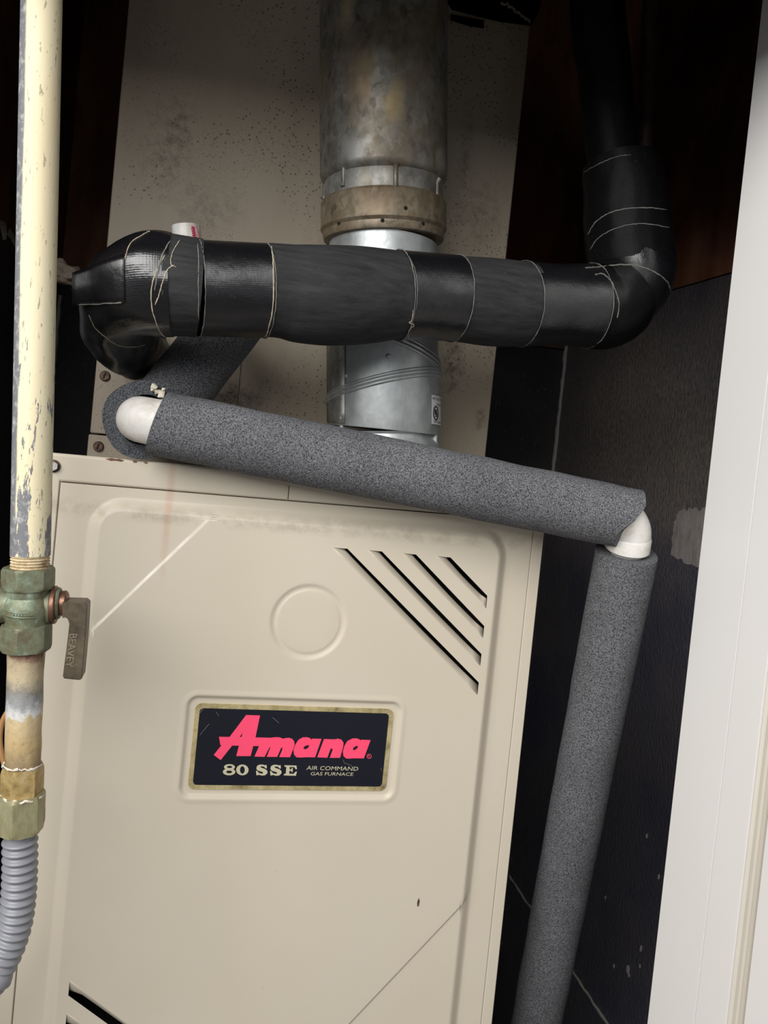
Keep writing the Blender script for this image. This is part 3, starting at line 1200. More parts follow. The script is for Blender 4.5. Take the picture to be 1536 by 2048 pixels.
def rr_poly(x0, x1, z0, z1, r, n=6):
    out = []
    for cx, cz, a0 in ((x1 - r, z1 - r, 0), (x0 + r, z1 - r, 90), (x0 + r, z0 + r, 180), (x1 - r, z0 + r, 270)):
        for k in range(n + 1):
            a = math.radians(a0 + 90 * k / n)
            out.append((cx + r * math.cos(a), cz + r * math.sin(a)))
    return out


def on_y(y):
    return lambda u, v, h: Vector((u, y - h, v))


badge = prism('badge', [rr_poly(BX0, BX1, BZ0, BZ1, 0.006)], on_y(BY), 0.0010, T['gold'], furn)
badge['label'] = 'navy nameplate with tarnished gold border and pink lettering'
BI = 0.0042
prism('badge_field', [rr_poly(BX0 + BI, BX1 - BI, BZ0 + BI, BZ1 - BI, 0.0035)], on_y(BY - 0.0010), 0.0003, T['navy'], badge)
LY = BY - 0.0013


def cp(pts, ox, oy, sc):
    return [((lambda p: (p.x, p.z))(P(ox + a / sc, oy + b / sc, LY))) for a, b in pts]


c1_ = lambda pts: cp(pts, 410, 1410, 7.68)
c2_ = lambda pts: cp(pts, 570, 1450, 6.982)
glyphs = [
    (T['pink'], [c1_([(215, 487), (378, 490), (632, 153), (845, 160), (775, 497), (1010, 503), (1060, 496), (1110, 493), (1160, 500), (1198, 518), (1240, 507), (1290, 503), (1340, 520), (1368, 555), (1376, 600), (1365, 650), (1305, 800), (1140, 798), (1185, 690), (1190, 655), (1178, 650), (1165, 665), (1108, 795), (948, 795), (1005, 650), (990, 650), (915, 795), (760, 790), (830, 630), (742, 628), (700, 783), (480, 783), (522, 622), (418, 622), (240, 845), (135, 765), (255, 615), (235, 610)]),
                 c1_([(578, 425), (530, 490), (560, 490)])]),
    (T['pink'], [c2_([(380, 190), (510, 192), (420, 450), (290, 448), (230, 453), (160, 450), (125, 410), (118, 350), (145, 270), (190, 205), (250, 172), (310, 170), (350, 183), (372, 205)]),
                 c2_([(340, 280), (325, 318), (285, 340), (258, 330), (265, 302), (300, 282)])]),
    (T['pink'], [c2_([(545, 195), (690, 200), (740, 190), (790, 205), (818, 250), (810, 310), (768, 457), (625, 457), (665, 345), (652, 322), (637, 330), (590, 455), (450, 450)])]),
    (T['pink'], [c2_([(1060, 205), (1195, 210), (1100, 465), (960, 463), (900, 468), (850, 465), (815, 430), (808, 370), (830, 290), (870, 225), (940, 188), (1000, 185), (1040, 200), (1053, 218)]),
                 c2_([(1022, 292), (1010, 325), (970, 352), (948, 345), (952, 318), (990, 292)])]),
]


def ell(cx, cy, rx, ry, n=28):
    return [(cx + rx * math.cos(2 * math.pi * k / n), cy + ry * math.sin(2 * math.pi * k / n)) for k in range(n)]


glyphs.append((T['pink'], [c2_(ell(1175, 436, 32, 32)), c2_(ell(1175, 436, 25, 25))]))
e8 = []
for k in range(60):
    a = 2 * math.pi * k / 60 - math.pi / 2
    dx, dy = math.cos(a), math.sin(a)
    r = 0
    for cx, cy, rx, ry in ((376, 952, 84, 44), (370, 1026, 96, 52)):   # farthest crossing of a ray from the middle with the two bowls
        ox, oy = 373 - cx, 988 - cy
        A_, B_, C_ = dx * dx / rx ** 2 + dy * dy / ry ** 2, 2 * (ox * dx / rx ** 2 + oy * dy / ry ** 2), ox * ox / rx ** 2 + oy * oy / ry ** 2 - 1
        D_ = B_ * B_ - 4 * A_ * C_
        if D_ > 0:
            r = max(r, (-B_ + math.sqrt(D_)) / (2 * A_))
    e8.append((373 + r * dx, 988 + r * dy))
glyphs.append((T['silver'], [c1_(e8), c1_(ell(378, 950, 40, 19)), c1_(ell(372, 1027, 46, 22))]))
glyphs.append((T['silver'], [c1_(ell(574, 996, 95, 82)), c1_(ell(574, 996, 37, 58))]))
S_ = [(790, 965), (800, 935), (840, 915), (890, 915), (915, 925), (945, 920), (950, 970), (930, 970), (905, 945), (860, 938), (850, 950), (865, 962), (930, 985), (960, 1015), (955, 1050), (920, 1078), (870, 1082), (835, 1070), (790, 1078), (783, 1010), (800, 1012), (830, 1045), (880, 1055), (895, 1040), (880, 1025), (810, 1005), (792, 985)]
glyphs.append((T['silver'], [c1_(S_)]))
glyphs.append((T['silver'], [c1_([(a + 216, b + 3) for a, b in S_])]))
glyphs.append((T['silver'], [c1_([(1220, 925), (1405, 930), (1412, 985), (1392, 985), (1370, 952), (1300, 950), (1300, 990), (1325, 988), (1335, 965), (1348, 965), (1345, 1030), (1332, 1030), (1325, 1010), (1297, 1010), (1292, 1055), (1360, 1058), (1390, 1025), (1412, 1022), (1395, 1085), (1210, 1080), (1212, 1060), (1240, 1055), (1250, 950), (1220, 945)])]))
for mt, polys in glyphs:
    prism('lettering', polys, on_y(LY), 0.00025, mt, badge)


for pl in (((398, 1428), (407, 1417)), ((400, 1470), (418, 1448)), ((686, 1519), (689, 1527)), ((690, 1526), (702, 1531), (712, 1540)), ((694, 1537), (716, 1541)), ((762, 1536), (763, 1541)),
           ((545, 1435), (558, 1446)), ((432, 1424), (438, 1432))):
    sweep('scratch', [P(a, b, LY - 0.0004) for a, b in pl], 0.00022, T['edge'], badge, 5)


def sheared(ox, oy, sc, k):
    # text box in crop pixels; v grows upward
    def fm(u, v):
        return P(ox + (u + k * v) / sc, oy - v / sc, LY - 0.0003)
    return fm


def badge_text(s, u0, vb, u1, vt, drop):
    fm = lambda u, v: P(570 + (u + 0.22 * (v - 0)) / 6.982, 1450 + (vb - v + drop * (u - u0) / (u1 - u0)) / 6.982, LY - 0.0003)
    text_mesh('lettering', s, fm, T['pink'] if s == 'R' else T['silver'], badge, (u0, 0, u1, vb - vt))


badge_text('AIR COMMAND', 296, 626, 1016, 570, 14)
badge_text('GAS FURNACE', 356, 702, 948, 656, 8)
badge_text('R', 1160, 449, 1182, 423, 0)

# ------------------------------------------------------------------ coil casing above the furnace
PY, PX0, PX1, PZ0, PZ1 = 0.18, -0.1255, 0.3215, ZD - 0.0015, 1.98
coil = thing('coil_casing', 'tall grimy beige sheet-metal casing standing on top of the furnace', 'duct', ((PX0 + PX1) / 2, 0.4, ZD))
zs = P(200, 868, PY).z
box('casing', (PX0, PY, zs), (PX1, 0.70, PZ1), T['plenum'], coil, 0.002)
box('base_rail', (PX0 - 0.001, PY - 0.0015, PZ0 + 0.002), (PX1 + 0.001, 0.70, zs - 0.0012), T['plenum'], coil, 0.0015)
xs = P(478, 770, PY).x
acc = box('access_panel', (PX0 + 0.003, PY - 0.0016, zs + 0.0008), (xs, PY + 0.001, P(470, 560, PY).z), T['plenum'], coil, 0.0006)
for q in ((210, 752), (197, 893)):
    hexscrew(P(*q, PY - 0.002), FRONT, 0.0052, T['rust'], coil, 0.0056)
for q in ((178, 875), (182, 905)):
    pass

# dark taped wrap hanging over the top right of the casing
wrap_px = [(880, -60), (893, 0), (905, 18), (950, 30), (1000, 42), (1062, 50), (1074, 30), (1100, -60)]
wq = [P(a, b, PY - 0.004) for a, b in wrap_px]
wrap = prism('duct_wrap', [[(p.x, p.z) for p in wq]], on_y(PY - 0.002), 0.004, T['tape2'], None)
tag(wrap, 'dark taped wrap hanging over the top right of the beige casing', 'duct wrap')
st = prism('tape_strip', [[(P(a, b, PY - 0.007).x, P(a, b, PY - 0.007).z) for a, b in ((902, 28), (968, 40), (968, 56), (940, 52), (902, 40))]], on_y(PY - 0.006), 0.0005, T['tape2'], wrap)
bw = bvh_of([wrap])
strand('dust_line', [(1000, 2), (1015, 12), (1030, 24), (1048, 32), (1058, 45)], bw, 0.0016, T['fluff'], wrap, wob=3)

# ------------------------------------------------------------------ flue
VY = 0.088
vA, vB = P(767, 930, VY), P(767, -160, VY)       # axis, bottom to top
pxv = PXM(P(767, 480, VY))
rad_px = lambda k: k * pxv


def vt(py):
    """parameter along the flue axis of a photo row"""
    p = P(767, py, VY)
    return (p - vA).length / (vB - vA).length


vent = thing('flue_pipe', 'old mottled galvanised flue pipe with a brown-stained collar, rising in front of the casing', 'flue pipe', P(767, 480, VY))
v_up = lathe('pipe', vA, vB, [(vt(368), rad_px(117)), (vt(362), rad_px(124)), (vt(352), rad_px(126.5)), (vt(0), rad_px(126.5)), ((ZC - 0.004 - vA.z) / (vB.z - vA.z), rad_px(126.5))], T['vent'], vent, 64)
lathe('neck_band', vA, vB, [(vt(408), rad_px(117)), (vt(402), rad_px(118)), (vt(372), rad_px(118)), (vt(366), rad_px(116))], T['neck'], vent, 64)
lathe('collar', vA, vB, [(vt(484), rad_px(112)), (vt(483), rad_px(119)), (vt(478), rad_px(121)), (vt(468), rad_px(121)), (vt(462), rad_px(126)), (vt(456), rad_px(125)), (vt(412), rad_px(125)), (vt(407), rad_px(122)), (vt(404), rad_px(117))], T['collar'], vent, 64)
bvv = bvh_of([v_up])
ax_v = (vB - vA).normalized()
for ang in (-52, -1, 50, 102, -104, 154, -156):
    a = math.radians(ang)
    nrm = Vector((math.sin(a), -math.cos(a), 0))
    pa, pb = vA.lerp(vB, vt(410)), vA.lerp(vB, vt(364))
    sweep('rib', [pa + nrm * rad_px(120), pa.lerp(pb, .2) + nrm * rad_px(117), pa.lerp(pb, .8) + nrm * rad_px(117), pb + nrm * rad_px(123)], rad_px(5), T['vent'], vent, 10)
cv = bvh_of([o for o in vent.children if o.name.startswith('collar')])
for (px, py) in ((811, 416), (765, 441), (846, 447), (678, 446)):
    q = hit(cv, px, py, 0.0002)
    n = (q - vA) - ax_v * (q - vA).dot(ax_v)
    n.normalize()
    lathe('screw_hole', q - n * 0.0005, q + n * 0.0006, [(0, 0.0019), (0.7, 0.0019), (1, 0.0012)], T['hole'], vent, 12)
elbow = thing('flue_elbow', 'bright galvanised adjustable flue elbow between the two insulated lines', 'flue elbow', P(767, 880, VY))
eR = rad_px(114)


def ring(py, tx, tz, r, n=64):
    """closed ring round the flue axis at a photo row; tx = rise to the right, tz = rise toward the viewer (slopes)"""
    c = vA.lerp(vB, vt(py))
    out = []
    for k in range(n):
        a = 2 * math.pi * k / n
        dx, dy = math.sin(a), -math.cos(a)
        out.append(c + Vector((dx * r, dy * r, 0)) + ax_v * ((tx * dx + tz * -dy) * r))
    return out


def loft(name, rings, mat, parent):
    n = len(rings[0])
    verts = [p for r in rings for p in r]
    faces = []
    for i in range(len(rings) - 1):
        for k in range(n):
            k2 = (k + 1) % n
            faces.append((i * n + k, i * n + k2, (i + 1) * n + k2, (i + 1) * n + k))
    faces.append(tuple(range(n - 1, -1, -1)))
    faces.append(tuple(range((len(rings) - 1) * n, len(rings) * n)))
    o = pydata(name, verts, faces, mat, parent)
    sharp_by_angle(o.data, 45)
    return o


TA, TB = (0.30, 0.16), (-0.26, 0.10)
g1 = loft('lower_gore', [ring(860, 0, 0, eR), ring(858, 0, 0, eR * 1.005), ring(777, TA[0], TA[1], eR)], T['galv'], elbow)
g2 = loft('middle_gore', [ring(776, TA[0], TA[1], eR * 0.985), ring(700, TB[0], TB[1], eR * 0.985)], T['galv'], elbow)
g3 = loft('upper_gore', [ring(699, TB[0], TB[1], eR * 0.97), ring(560, 0, 0, eR * 0.97), ring(484, 0, 0, eR * 0.95)], T['galv'], elbow)


def ring_bead(py, tx, tz, r, w):
    p = ring(py, tx, tz, r, 72)
    p.append(p[0].copy())
    p.append(p[1].copy())
    return sweep('bead', p, w, T['galv'], elbow, 10, caps=False)


for dy_, w_ in ((-9, 0.0016), (-3, 0.0022), (4, 0.0020)):
    ring_bead(778 + dy_, TA[0], TA[1], eR * 1.003, w_)
for dy_, w_ in ((-10, 0.0014), (-2, 0.0020), (6, 0.0018)):
    ring_bead(700 + dy_, TB[0], TB[1], eR * 0.992, w_)
# bottom: rolled step and crimped collar that slips into the furnace
lathe('crimp_collar', vA, vB, [(-0.037, eR * 1.0), (vt(890), eR * 1.0), (vt(884), eR * 0.985), (vt(876), eR * 0.93), (vt(866), eR * 0.92), (vt(861), eR * 0.985)], T['galv'], elbow, 64)
for ang in (58, 118, -60, -122, 178):
    a = math.radians(ang)
    nrm = Vector((math.sin(a), -math.cos(a), 0))
    pa, pb = vA.lerp(vB, vt(890)), vA.lerp(vB, vt(860))
    sweep('crimp', [pa + nrm * eR * 0.97, pa.lerp(pb, .3) + nrm * eR * 0.955, pa.lerp(pb, .7) + nrm * eR * 0.955, pb + nrm * eR * 0.96], 0.0028, T['galv'], elbow, 10)
be = bvh_of([g1, g2, g3])
# lapped seam with rivets
sv, sf = [], []
for i_ in range(9):
    py_ = 690 + (857 - 690) * i_ / 8
    for k in range(5):
        a = math.radians(-88 + 36 * k / 4)
        sv.append(vA.lerp(vB, vt(py_)) + Vector((math.sin(a), -math.cos(a), 0)) * (eR + 0.0009))
for i_ in range(8):
    for k in range(4):
        b = i_ * 5 + k
        sf.append((b, b + 1, b + 6, b + 5))
lap = pydata('lap_seam', sv, sf, T['neck'], elbow)
lap.modifiers.new('thick', 'SOLIDIFY').thickness = 0.0006
for q in ((691, 752), (685, 797), (682, 836), (776, 712)):
    h = hit(be, *q, 0.0)
    n = (h - vA) - ax_v * (h - vA).dot(ax_v)
    n.normalize()
    lathe('rivet', h, h + n * 0.0016, [(0, 0.0024), (0.4, 0.0022), (0.8, 0.0013), (1, 0.0003)], T['galv'], elbow, 14)
# sticker wrapped on the lower gore
cz = lambda v: vA.lerp(vB, vt(v))
gv, gf = [], []
NU, NV = 12, 6
A0 = math.asin(min(1, (852 - 767) / 114))


def on_elbow(u, v, off):
    """u = angle in units of the elbow radius (px) from the sticker's left edge, v = photo row"""
    a = A0 - 0.12 + u / 114.0
    return cz(v) + Vector((math.sin(a), -math.cos(a), 0)) * (eR + off)


stk = []
SW = 62.0
for j in range(NV + 1):
    for i in range(NU + 1):
        gv.append(on_elbow(SW * i / NU, 784 + 56 * j / NV, 0.0012))
for j in range(NV):
    for i in range(NU):
        k = j * (NU + 1) + i
        gf.append((k, k + NU + 1, k + NU + 2, k + 1))
label_o = pydata('sticker', gv, gf, T['sticker'], elbow)
label_o['label'] = 'white certification sticker'
fm = lambda u, v: on_elbow(u, v, 0.0016)
lw = []


def sticker_text(s, u0, vtop, u1, vbot):
    text_mesh('print', s, lambda u, v: on_elbow(u, vbot - (v), 0.0016), T['ink'], label_o, (u0, 0, u1, vbot - vtop))


sticker_text('MITCHELL METAL', 3, 788, 58, 793)
sticker_text('PRODUCTS', 20, 799, 58, 803)
sticker_text('TYPE CONNECTOR', 5, 833, 58, 837)
ov = [on_elbow(16 + 10 * math.cos(2 * math.pi * k / 32), 818 + 13 * math.sin(2 * math.pi * k / 32), 0.0016) for k in range(34)]
sweep('print', ov, 0.0006, T['ink'], label_o, 6, caps=False)
for pl in ([(12, 811), (12, 818), (14, 821), (17, 820), (17, 811)], [(18.5, 814), (20, 824), (23, 824)], [(14, 824), (14.5, 825)]):
    sweep('print', [on_elbow(a, b, 0.0016) for a, b in pl], 0.0006, T['ink'], label_o, 6)


# ------------------------------------------------------------------ drain line in grey foam
def fr(px, py, y, rpx):
    p = P(px, py, y)
    return p, rpx * PXM(p)


drain = thing('drain_line', 'condensate drain in grey speckled foam sleeves with white elbows, crossing and descending beside the furnace', 'drain pipe', P(700, 940, -0.045))
FR = 0.0278
dA, dB = P(316, 846, -0.028), P(1272, 1040, -0.070)
ddir = (dB - dA).normalized()


def dent(seed, amp, fq=30):
    def f(i, a, s):
        return amp * mnoise.noise(Vector((math.cos(a) * 1.2 + seed, math.sin(a) * 1.2, s * fq)))
    return f


NS = 60
f1 = sweep('foam_sleeve', [dA.lerp(dB, i / NS) for i in range(NS + 1)], FR, T['foam'], drain, 48, True, dent(3, 0.0007), inner=0.0115)
for v_ in f1.data.vertices:      # end of the sleeve cut back round the elbow
    t_ = (v_.co - dA).dot(ddir) / (dB - dA).length
    if t_ > 0.9:
        rel = v_.co - dA.lerp(dB, min(t_, 1))
        fr_ = max(0, -rel.y / FR)
        lo_ = max(0, -rel.z / FR)
        v_.co -= ddir * (0.022 * fr_ * (0.25 + 0.75 * max(0, min(1, 0.5 - rel.z / FR))) + 0.012 * lo_) * ((t_ - 0.9) / 0.1) ** 1.5
    if t_ < 0.06:
        rel = v_.co - dA.lerp(dB, max(t_, 0))
        v_.co -= ddir * (-rel.z / FR * 0.004) * (1 - t_ / 0.06)
# far elbow: from the sleeve axis turning down
eA, eB = dB - ddir * 0.006, None
vTop, vBot = P(1246, 1117, -0.072), P(1064, 2080, 0.10)
vdir = (vBot - vTop).normalized()
vFoot = vTop + vdir * ((0.012 - vTop.z) / vdir.z)


def bend(name, p_in, d_in, d_out, run, r, mat, parent, hub=0.0, seg=32):
    """pipe elbow: straight, quarter bend, straight"""
    c = p_in
    pts = [c]
    n = 12
    for k in range(1, n + 1):
        t = k / n
        d = (d_in * math.cos(t * math.pi / 2) + d_out * math.sin(t * math.pi / 2)).normalized()
        pts.append(pts[-1] + d * run * math.pi / 2 / n)
    o = sweep(name, pts, r, mat, parent, seg)
    return o, pts


corner = dB + ddir * 0.000
e_in = dB - ddir * 0.020
er = 0.0190
el2, ep = bend('elbow', e_in, ddir, vdir, 0.0190, er, T['pvc'], drain)
tail = ep[-1]
lathe('elbow_hub', tail - vdir * 0.004, tail + vdir * 0.011, [(0, er), (0.1, er * 1.04), (0.9, er * 1.06), (1, er * 0.98)], T['pvc'], el2, 36)
lathe('pipe_end', tail + vdir * 0.009, tail + vdir * 0.03, [(0, er * 0.78), (1, er * 0.78)], T['pvc'], drain, 32)
vTop = tail + vdir * 0.0135
f2 = sweep('foam_sleeve', [vTop.lerp(vFoot, i / NS) for i in range(NS + 1)], FR, T['foam'], drain, 48, True, dent(8, 0.0007), inner=0.0115)
# near-side left elbow: from the sleeve turning back to the coil
er1 = 0.0198
back = Vector((-0.04, 1.0, 0.0)).normalized()
el1, ep1 = bend('elbow', dA + ddir * 0.004, -ddir, back, 0.0225, er1, T['pvc'], drain, seg=40)
lathe('elbow_hub', dA - ddir * 0.002, dA + ddir * 0.012, [(0, er1 * 1.0), (0.2, er1 * 1.05), (1, er1 * 1.05)], T['pvc'], el1, 40)
bk0 = ep1[-1]
# foam round the pipe that runs back into the casing, slit open at the elbow
bs = bk0 + back * 0.000 + Vector((0.003, 0, 0.0))
f3 = sweep('foam_sleeve', [bs + back * (0.004 * k) for k in range(36)], 0.0345, T['foamend'], drain, 40, True, dent(5, 0.0012), inner=0.0125)
# second foam stub rising behind to the taped line
s_a, s_b = P(332, 812, 0.055), P(497, 600, 0.085)
f4 = sweep('foam_sleeve', [s_a.lerp(s_b, i / 20) for i in range(21)], 0.0315, T['foam'], drain, 40, True, dent(1, 0.0008))
# crumbled white putty between sleeves
pb_c = P(318, 778, 0.0)
for k, (px, py, s) in enumerate(((310, 770, 8), (316, 782, 7), (322, 788, 8), (306, 778, 5), (327, 780, 5))):
    c = P(px, py, -0.008)
    r = s * PXM(c)
    pts = [c + Vector((random.uniform(-1, 1), random.uniform(-1, 1), random.uniform(-1, 1))) * r for _ in range(14)]
    bm = bmesh.new()
    for p in pts:
        bm.verts.new(p)
    bmesh.ops.convex_hull(bm, input=bm.verts)
    me = bpy.data.meshes.new('putty_crumb')
    bm.to_mesh(me)
    bm.free()
    link('putty_crumb', me, T['crust'], drain, False)

# white PVC stand-pipe peeping over the taped line
sA, sB = P(384, 620, 0.10), P(372, 452, 0.10)
rs = 28 * PXM(sB)
stand = thing('pvc_standpipe', 'white plastic pipe stub with red print, peeping above the black taped line', 'pipe', sA)
sp = sweep('pipe', [sA.lerp(sB, k / 10) for k in range(11)], rs, T['pvc'], stand, 36, True, None, inner=0.004)
bsp = bvh_of([sp])
zig = []
for k in range(14):
    zig.append((384 + (0.36 * k) + (4 if k % 2 else -2), 453 + 2.3 * k))
strand('print', zig, bsp, 0.0007, T['red'], stand, off=0.0003, sub=4)
strand('print', [(392, 452), (396, 464), (399, 477)], bsp, 0.0005, T['red'], stand, off=0.0003)

# ------------------------------------------------------------------ black insulated refrigerant line
lset = thing('refrigerant_line', 'thick black insulated refrigerant line wrapped with glossy tape, running across and up the right', 'pipe', P(680, 592, -0.03))
path = [(395, 577, -0.056, 96), (545, 583, -0.046, 93), (600, 589, -0.042, 98), (660, 592, -0.038, 100), (730, 592, -0.033, 96), (815, 591, -0.028, 85), (890, 596, -0.022, 83), (985, 605, -0.014, 86),
        (1060, 609, -0.008, 82), (1120, 610, -0.002, 79), (1185, 612, 0.003, 82)]
lp = [P(a, b, y) for a, b, y, r in path]
lr = [r * PXM(p) for p, (_, _, _, r) in zip(lp, path)]
sp_, sr_ = smooth_path(lp, lr, 10)
tot = []


def px_of(p):
    v = p - CAM
    return CX + F_PX * v.dot(RT) / v.dot(FW)


def seg_tube(name, x0, x1, mat, extra=0.0, disp=None):
    """piece of the line between two photo columns"""
    xs_ = [px_of(p) for p in sp_]
    def at(x):
        for i in range(len(xs_) - 1):
            if xs_[i] <= x <= xs_[i + 1]:
                t = (x - xs_[i]) / (xs_[i + 1] - xs_[i])
                return sp_[i].lerp(sp_[i + 1], t), sr_[i] + (sr_[i + 1] - sr_[i]) * t
        return (sp_[0].copy(), sr_[0]) if x < xs_[0] else (sp_[-1].copy(), sr_[-1])
    n = max(6, int((x1 - x0) / 6))
    q = [at(x0 + (x1 - x0) * k / n) for k in range(n + 1)]
    o = sweep(name, [a for a, b in q], [b + extra for a, b in q], mat, lset, 56, True, disp)
    if name == 'tape_wrap':                      # frayed cut edge at both ends of the tape
        for e, nb_ in ((0, 1), (n, n - 1)):
            c, r = q[e]
            t = (q[nb_][0] - c).normalized()
            u = Vector((0, 0, 1))
            u = (u - t * u.dot(t)).normalized()
            w = t.cross(u)
            ring_ = [c + (u * math.cos(2 * math.pi * k / 60) + w * math.sin(2 * math.pi * k / 60)) * (r + extra + 0.0004) + t * random.uniform(0, 0.0006) for k in range(62)]
            sweep('tape_edge', ring_, [random.uniform(0.0002, 0.00055) for _ in ring_], T['edge'], lset, 6, caps=False)
    return o


def wrinkle(seed, amp, fq=60, rib=0.0):
    def f(i, a, s):
        v = amp * mnoise.noise(Vector((math.cos(a) * 2.5 + seed, math.sin(a) * 2.5, s * fq)))
        if rib:
            v += rib * math.sin(a * 46 + 3 * mnoise.noise(Vector((a, s * 20, seed)))) * 0.5
        return v
    return f


lt = []
lt.append(seg_tube('tape_wrap', 395, 531, T['tape'], -0.0002, wrinkle(2, 0.0007, 25)))
lt.append(seg_tube('foam_sleeve', 529, 806, T['bfoam'], -0.0003, wrinkle(4, 0.0012, 18)))
lt.append(seg_tube('tape_wrap', 797, 909, T['tape'], 0.0009, wrinkle(6, 0.0006, 30)))
lt.append(seg_tube('foam_sleeve', 902, 1052, T['bfoam'], 0.0004, wrinkle(7, 0.0009, 20)))
lt.append(seg_tube('tape_wrap', 1043, 1178, T['tape'], 0.0006, wrinkle(9, 0.0006, 30)))

# left: ribbed foam collar and the taped elbow that turns down and back into the coil
lq = [(398, 577, -0.056, 97), (365, 573, -0.057, 99), (330, 570, -0.057, 102)]
pts = [P(a, b, y) for a, b, y, r in lq]
sp2, sr2 = smooth_path(pts, [r * PXM(p) for p, (_, _, _, r) in zip(pts, lq)], 10)
lt.append(sweep('ribbed_sleeve', sp2, sr2, T['bfoam'], lset, 96, True, wrinkle(11, 0.0008, 30, 0.0007)))
lq = [(345, 571, -0.057, 102), (305, 570, -0.056, 105), (275, 577, -0.050, 98), (248, 594, -0.036, 84), (234, 622, -0.008, 72), (240, 662, 0.035, 70), (262, 690, 0.085, 62), (282, 702, 0.130, 56), (288, 704, 0.160, 52)]
pts = [P(a, b, y) for a, b, y, r in lq]
sp3, sr3 = smooth_path(pts, [r * PXM(p) for p, (_, _, _, r) in zip(pts, lq)], 10)
lt.append(sweep('taped_elbow', sp3, sr3, T['tape'], lset, 72, True, wrinkle(13, 0.0030, 42)))
# right: wrinkled band, mitred elbow, riser
lq = [(1178, 612, 0.002, 82), (1205, 612, 0.004, 86), (1228, 600, 0.006, 84), (1243, 588, 0.008, 80)]
pts = [P(a, b, y) for a, b, y, r in lq]
sp4, sr4 = smooth_path(pts, [r * PXM(p) for p, (_, _, _, r) in zip(pts, lq)], 8)
lt.append(sweep('wrinkled_band', sp4, sr4, T['tape2'], lset, 56, True, wrinkle(15, 0.0018, 60)))
lq = [(1215, 606, 0.005, 80), (1240, 590, 0.008, 78), (1260, 562, 0.013, 82), (1264, 530, 0.018, 86)]
pts = [P(a, b, y) for a, b, y, r in lq]
sp5, sr5 = smooth_path(pts, [r * PXM(p) for p, (_, _, _, r) in zip(pts, lq)], 10)
lt.append(sweep('taped_elbow', sp5, sr5, T['tape'], lset, 56, True, wrinkle(17, 0.0008, 50)))
lq = [(1264, 545, 0.018, 86), (1260, 500, 0.020, 86), (1254, 450, 0.023, 84.5), (1250, 400, 0.026, 81), (1245, 350, 0.029, 78), (1242, 328, 0.031, 74)]
pts = [P(a, b, y) for a, b, y, r in lq]
sp6, sr6 = smooth_path(pts, [r * PXM(p) for p, (_, _, _, r) in zip(pts, lq)], 8)
lt.append(sweep('taped_riser', sp6, sr6, T['tape2'], lset, 56, True, wrinkle(19, 0.0016, 40)))
lq = [(1240, 345, 0.035, 54), (1224, 300, 0.045, 52), (1210, 150, 0.07, 52), (1194, -80, 0.11, 53)]
pts = [P(a, b, y) for a, b, y, r in lq]
pts.append(pts[-1] + Vector((0.01, 0.10, ZC - 0.01 - pts[-1].z)))
lq.append((0, 0, 0, 45))
sp7, sr7 = smooth_path(pts, [r * PXM(p) for p, (_, _, _, r) in zip(pts, lq)], 8)
sweep('upper_sleeve', sp7, sr7, T['tape2'], lset, 40, True, dent(2, 0.001))

blt = bvh_of(lt)
# tape overlap band round the riser, frayed edges and threads
for pl, r in (
        ([(1176, 470), (1190, 446), (1215, 428), (1250, 418), (1300, 416), (1333, 420)], 0.0009),
        ([(1180, 500), (1195, 478), (1220, 462), (1255, 450), (1295, 448), (1338, 455)], 0.0007),
        ([(1168, 345), (1185, 335), (1215, 320), (1240, 312), (1262, 310)], 0.0006),
        ([(1170, 536), (1200, 534), (1235, 530), (1275, 532), (1310, 545), (1335, 565), (1341, 590)], 0.0009),
        ([(1190, 550), (1205, 548), (1222, 563), (1234, 590), (1238, 610), (1234, 636)], 0.0008),
        ([(818, 512), (830, 540), (835, 580), (832, 620)], 0.0004),
        ([(395, 487), (397, 520), (397, 600), (398, 660)], 0.0006),
        ([(340, 482), (325, 510), (315, 545), (310, 580)], 0.0009)):
    o = strand('tape_edge', pl, blt, r * 0.7, T['edge'], lset, sub=7, wob=0.6)
for pl, r in (
        ([(543, 492), (546, 520), (547, 570), (545, 620), (536, 660), (530, 676)], 0.0008),
        ([(300, 462), (285, 470), (263, 485), (252, 510), (247, 540), (246, 605)], 0.0006),
        ([(360, 480), (345, 505), (342, 528), (352, 534)], 0.0005),
        ([(348, 530), (335, 540), (325, 565), (318, 590), (310, 610)], 0.0007),
        ([(330, 510), (312, 545), (303, 580), (305, 620), (318, 660), (332, 676)], 0.0007),
        ([(826, 620), (824, 640), (818, 645), (828, 650), (819, 660), (817, 678), (828, 686)], 0.0006),
        ([(178, 630), (190, 655), (212, 675), (235, 690), (265, 694), (290, 690)], 0.0005),
        ([(485, 678), (490, 688), (505, 702)], 0.0006)):
    strand('thread', pl, blt, r * 0.65, T['string'], lset, sub=7, wob=0.5)

# loose flap of tape sticking out to the left of the elbow
fv, ff, fu = [], [], []
NUU, NVV = 14, 8
for j in range(NVV + 1):
    row = []
    s_ = j / NVV
    for i in range(NUU, -1, -1):
        t = i / NUU
        px = 144 + (250 - 144) * t
        top = 545 - 36 * t
        bot = 611 - 6 * t
        py = top + (bot - top) * s_
        h = hit(blt, px, py, 0.0015) if px > 186 else None
        if h is None or (row and h.y > row[-1].y + 0.012):
            y = row[-1].y + (0.0022 if row else 0)
            h = P(px, py, y)
        row.append(h)
    fv += row[::-1]
for j in range(NVV):
    for i in range(NUU):
        k = j * (NUU + 1) + i
        ff.append((k, k + NUU + 1, k + NUU + 2, k + 1))
fme = bpy.data.meshes.new('tape_flap')
fme.from_pydata([tuple(v) for v in fv], [], ff)
ul = fme.uv_layers.new(name='UVMap')
for p in fme.polygons:
    for li in p.loop_indices:
        vi = fme.loops[li].vertex_index
        ul.data[li].uv = ((vi // (NUU + 1)) / NVV * 0.35, (vi % (NUU + 1)) / NUU * 0.05)
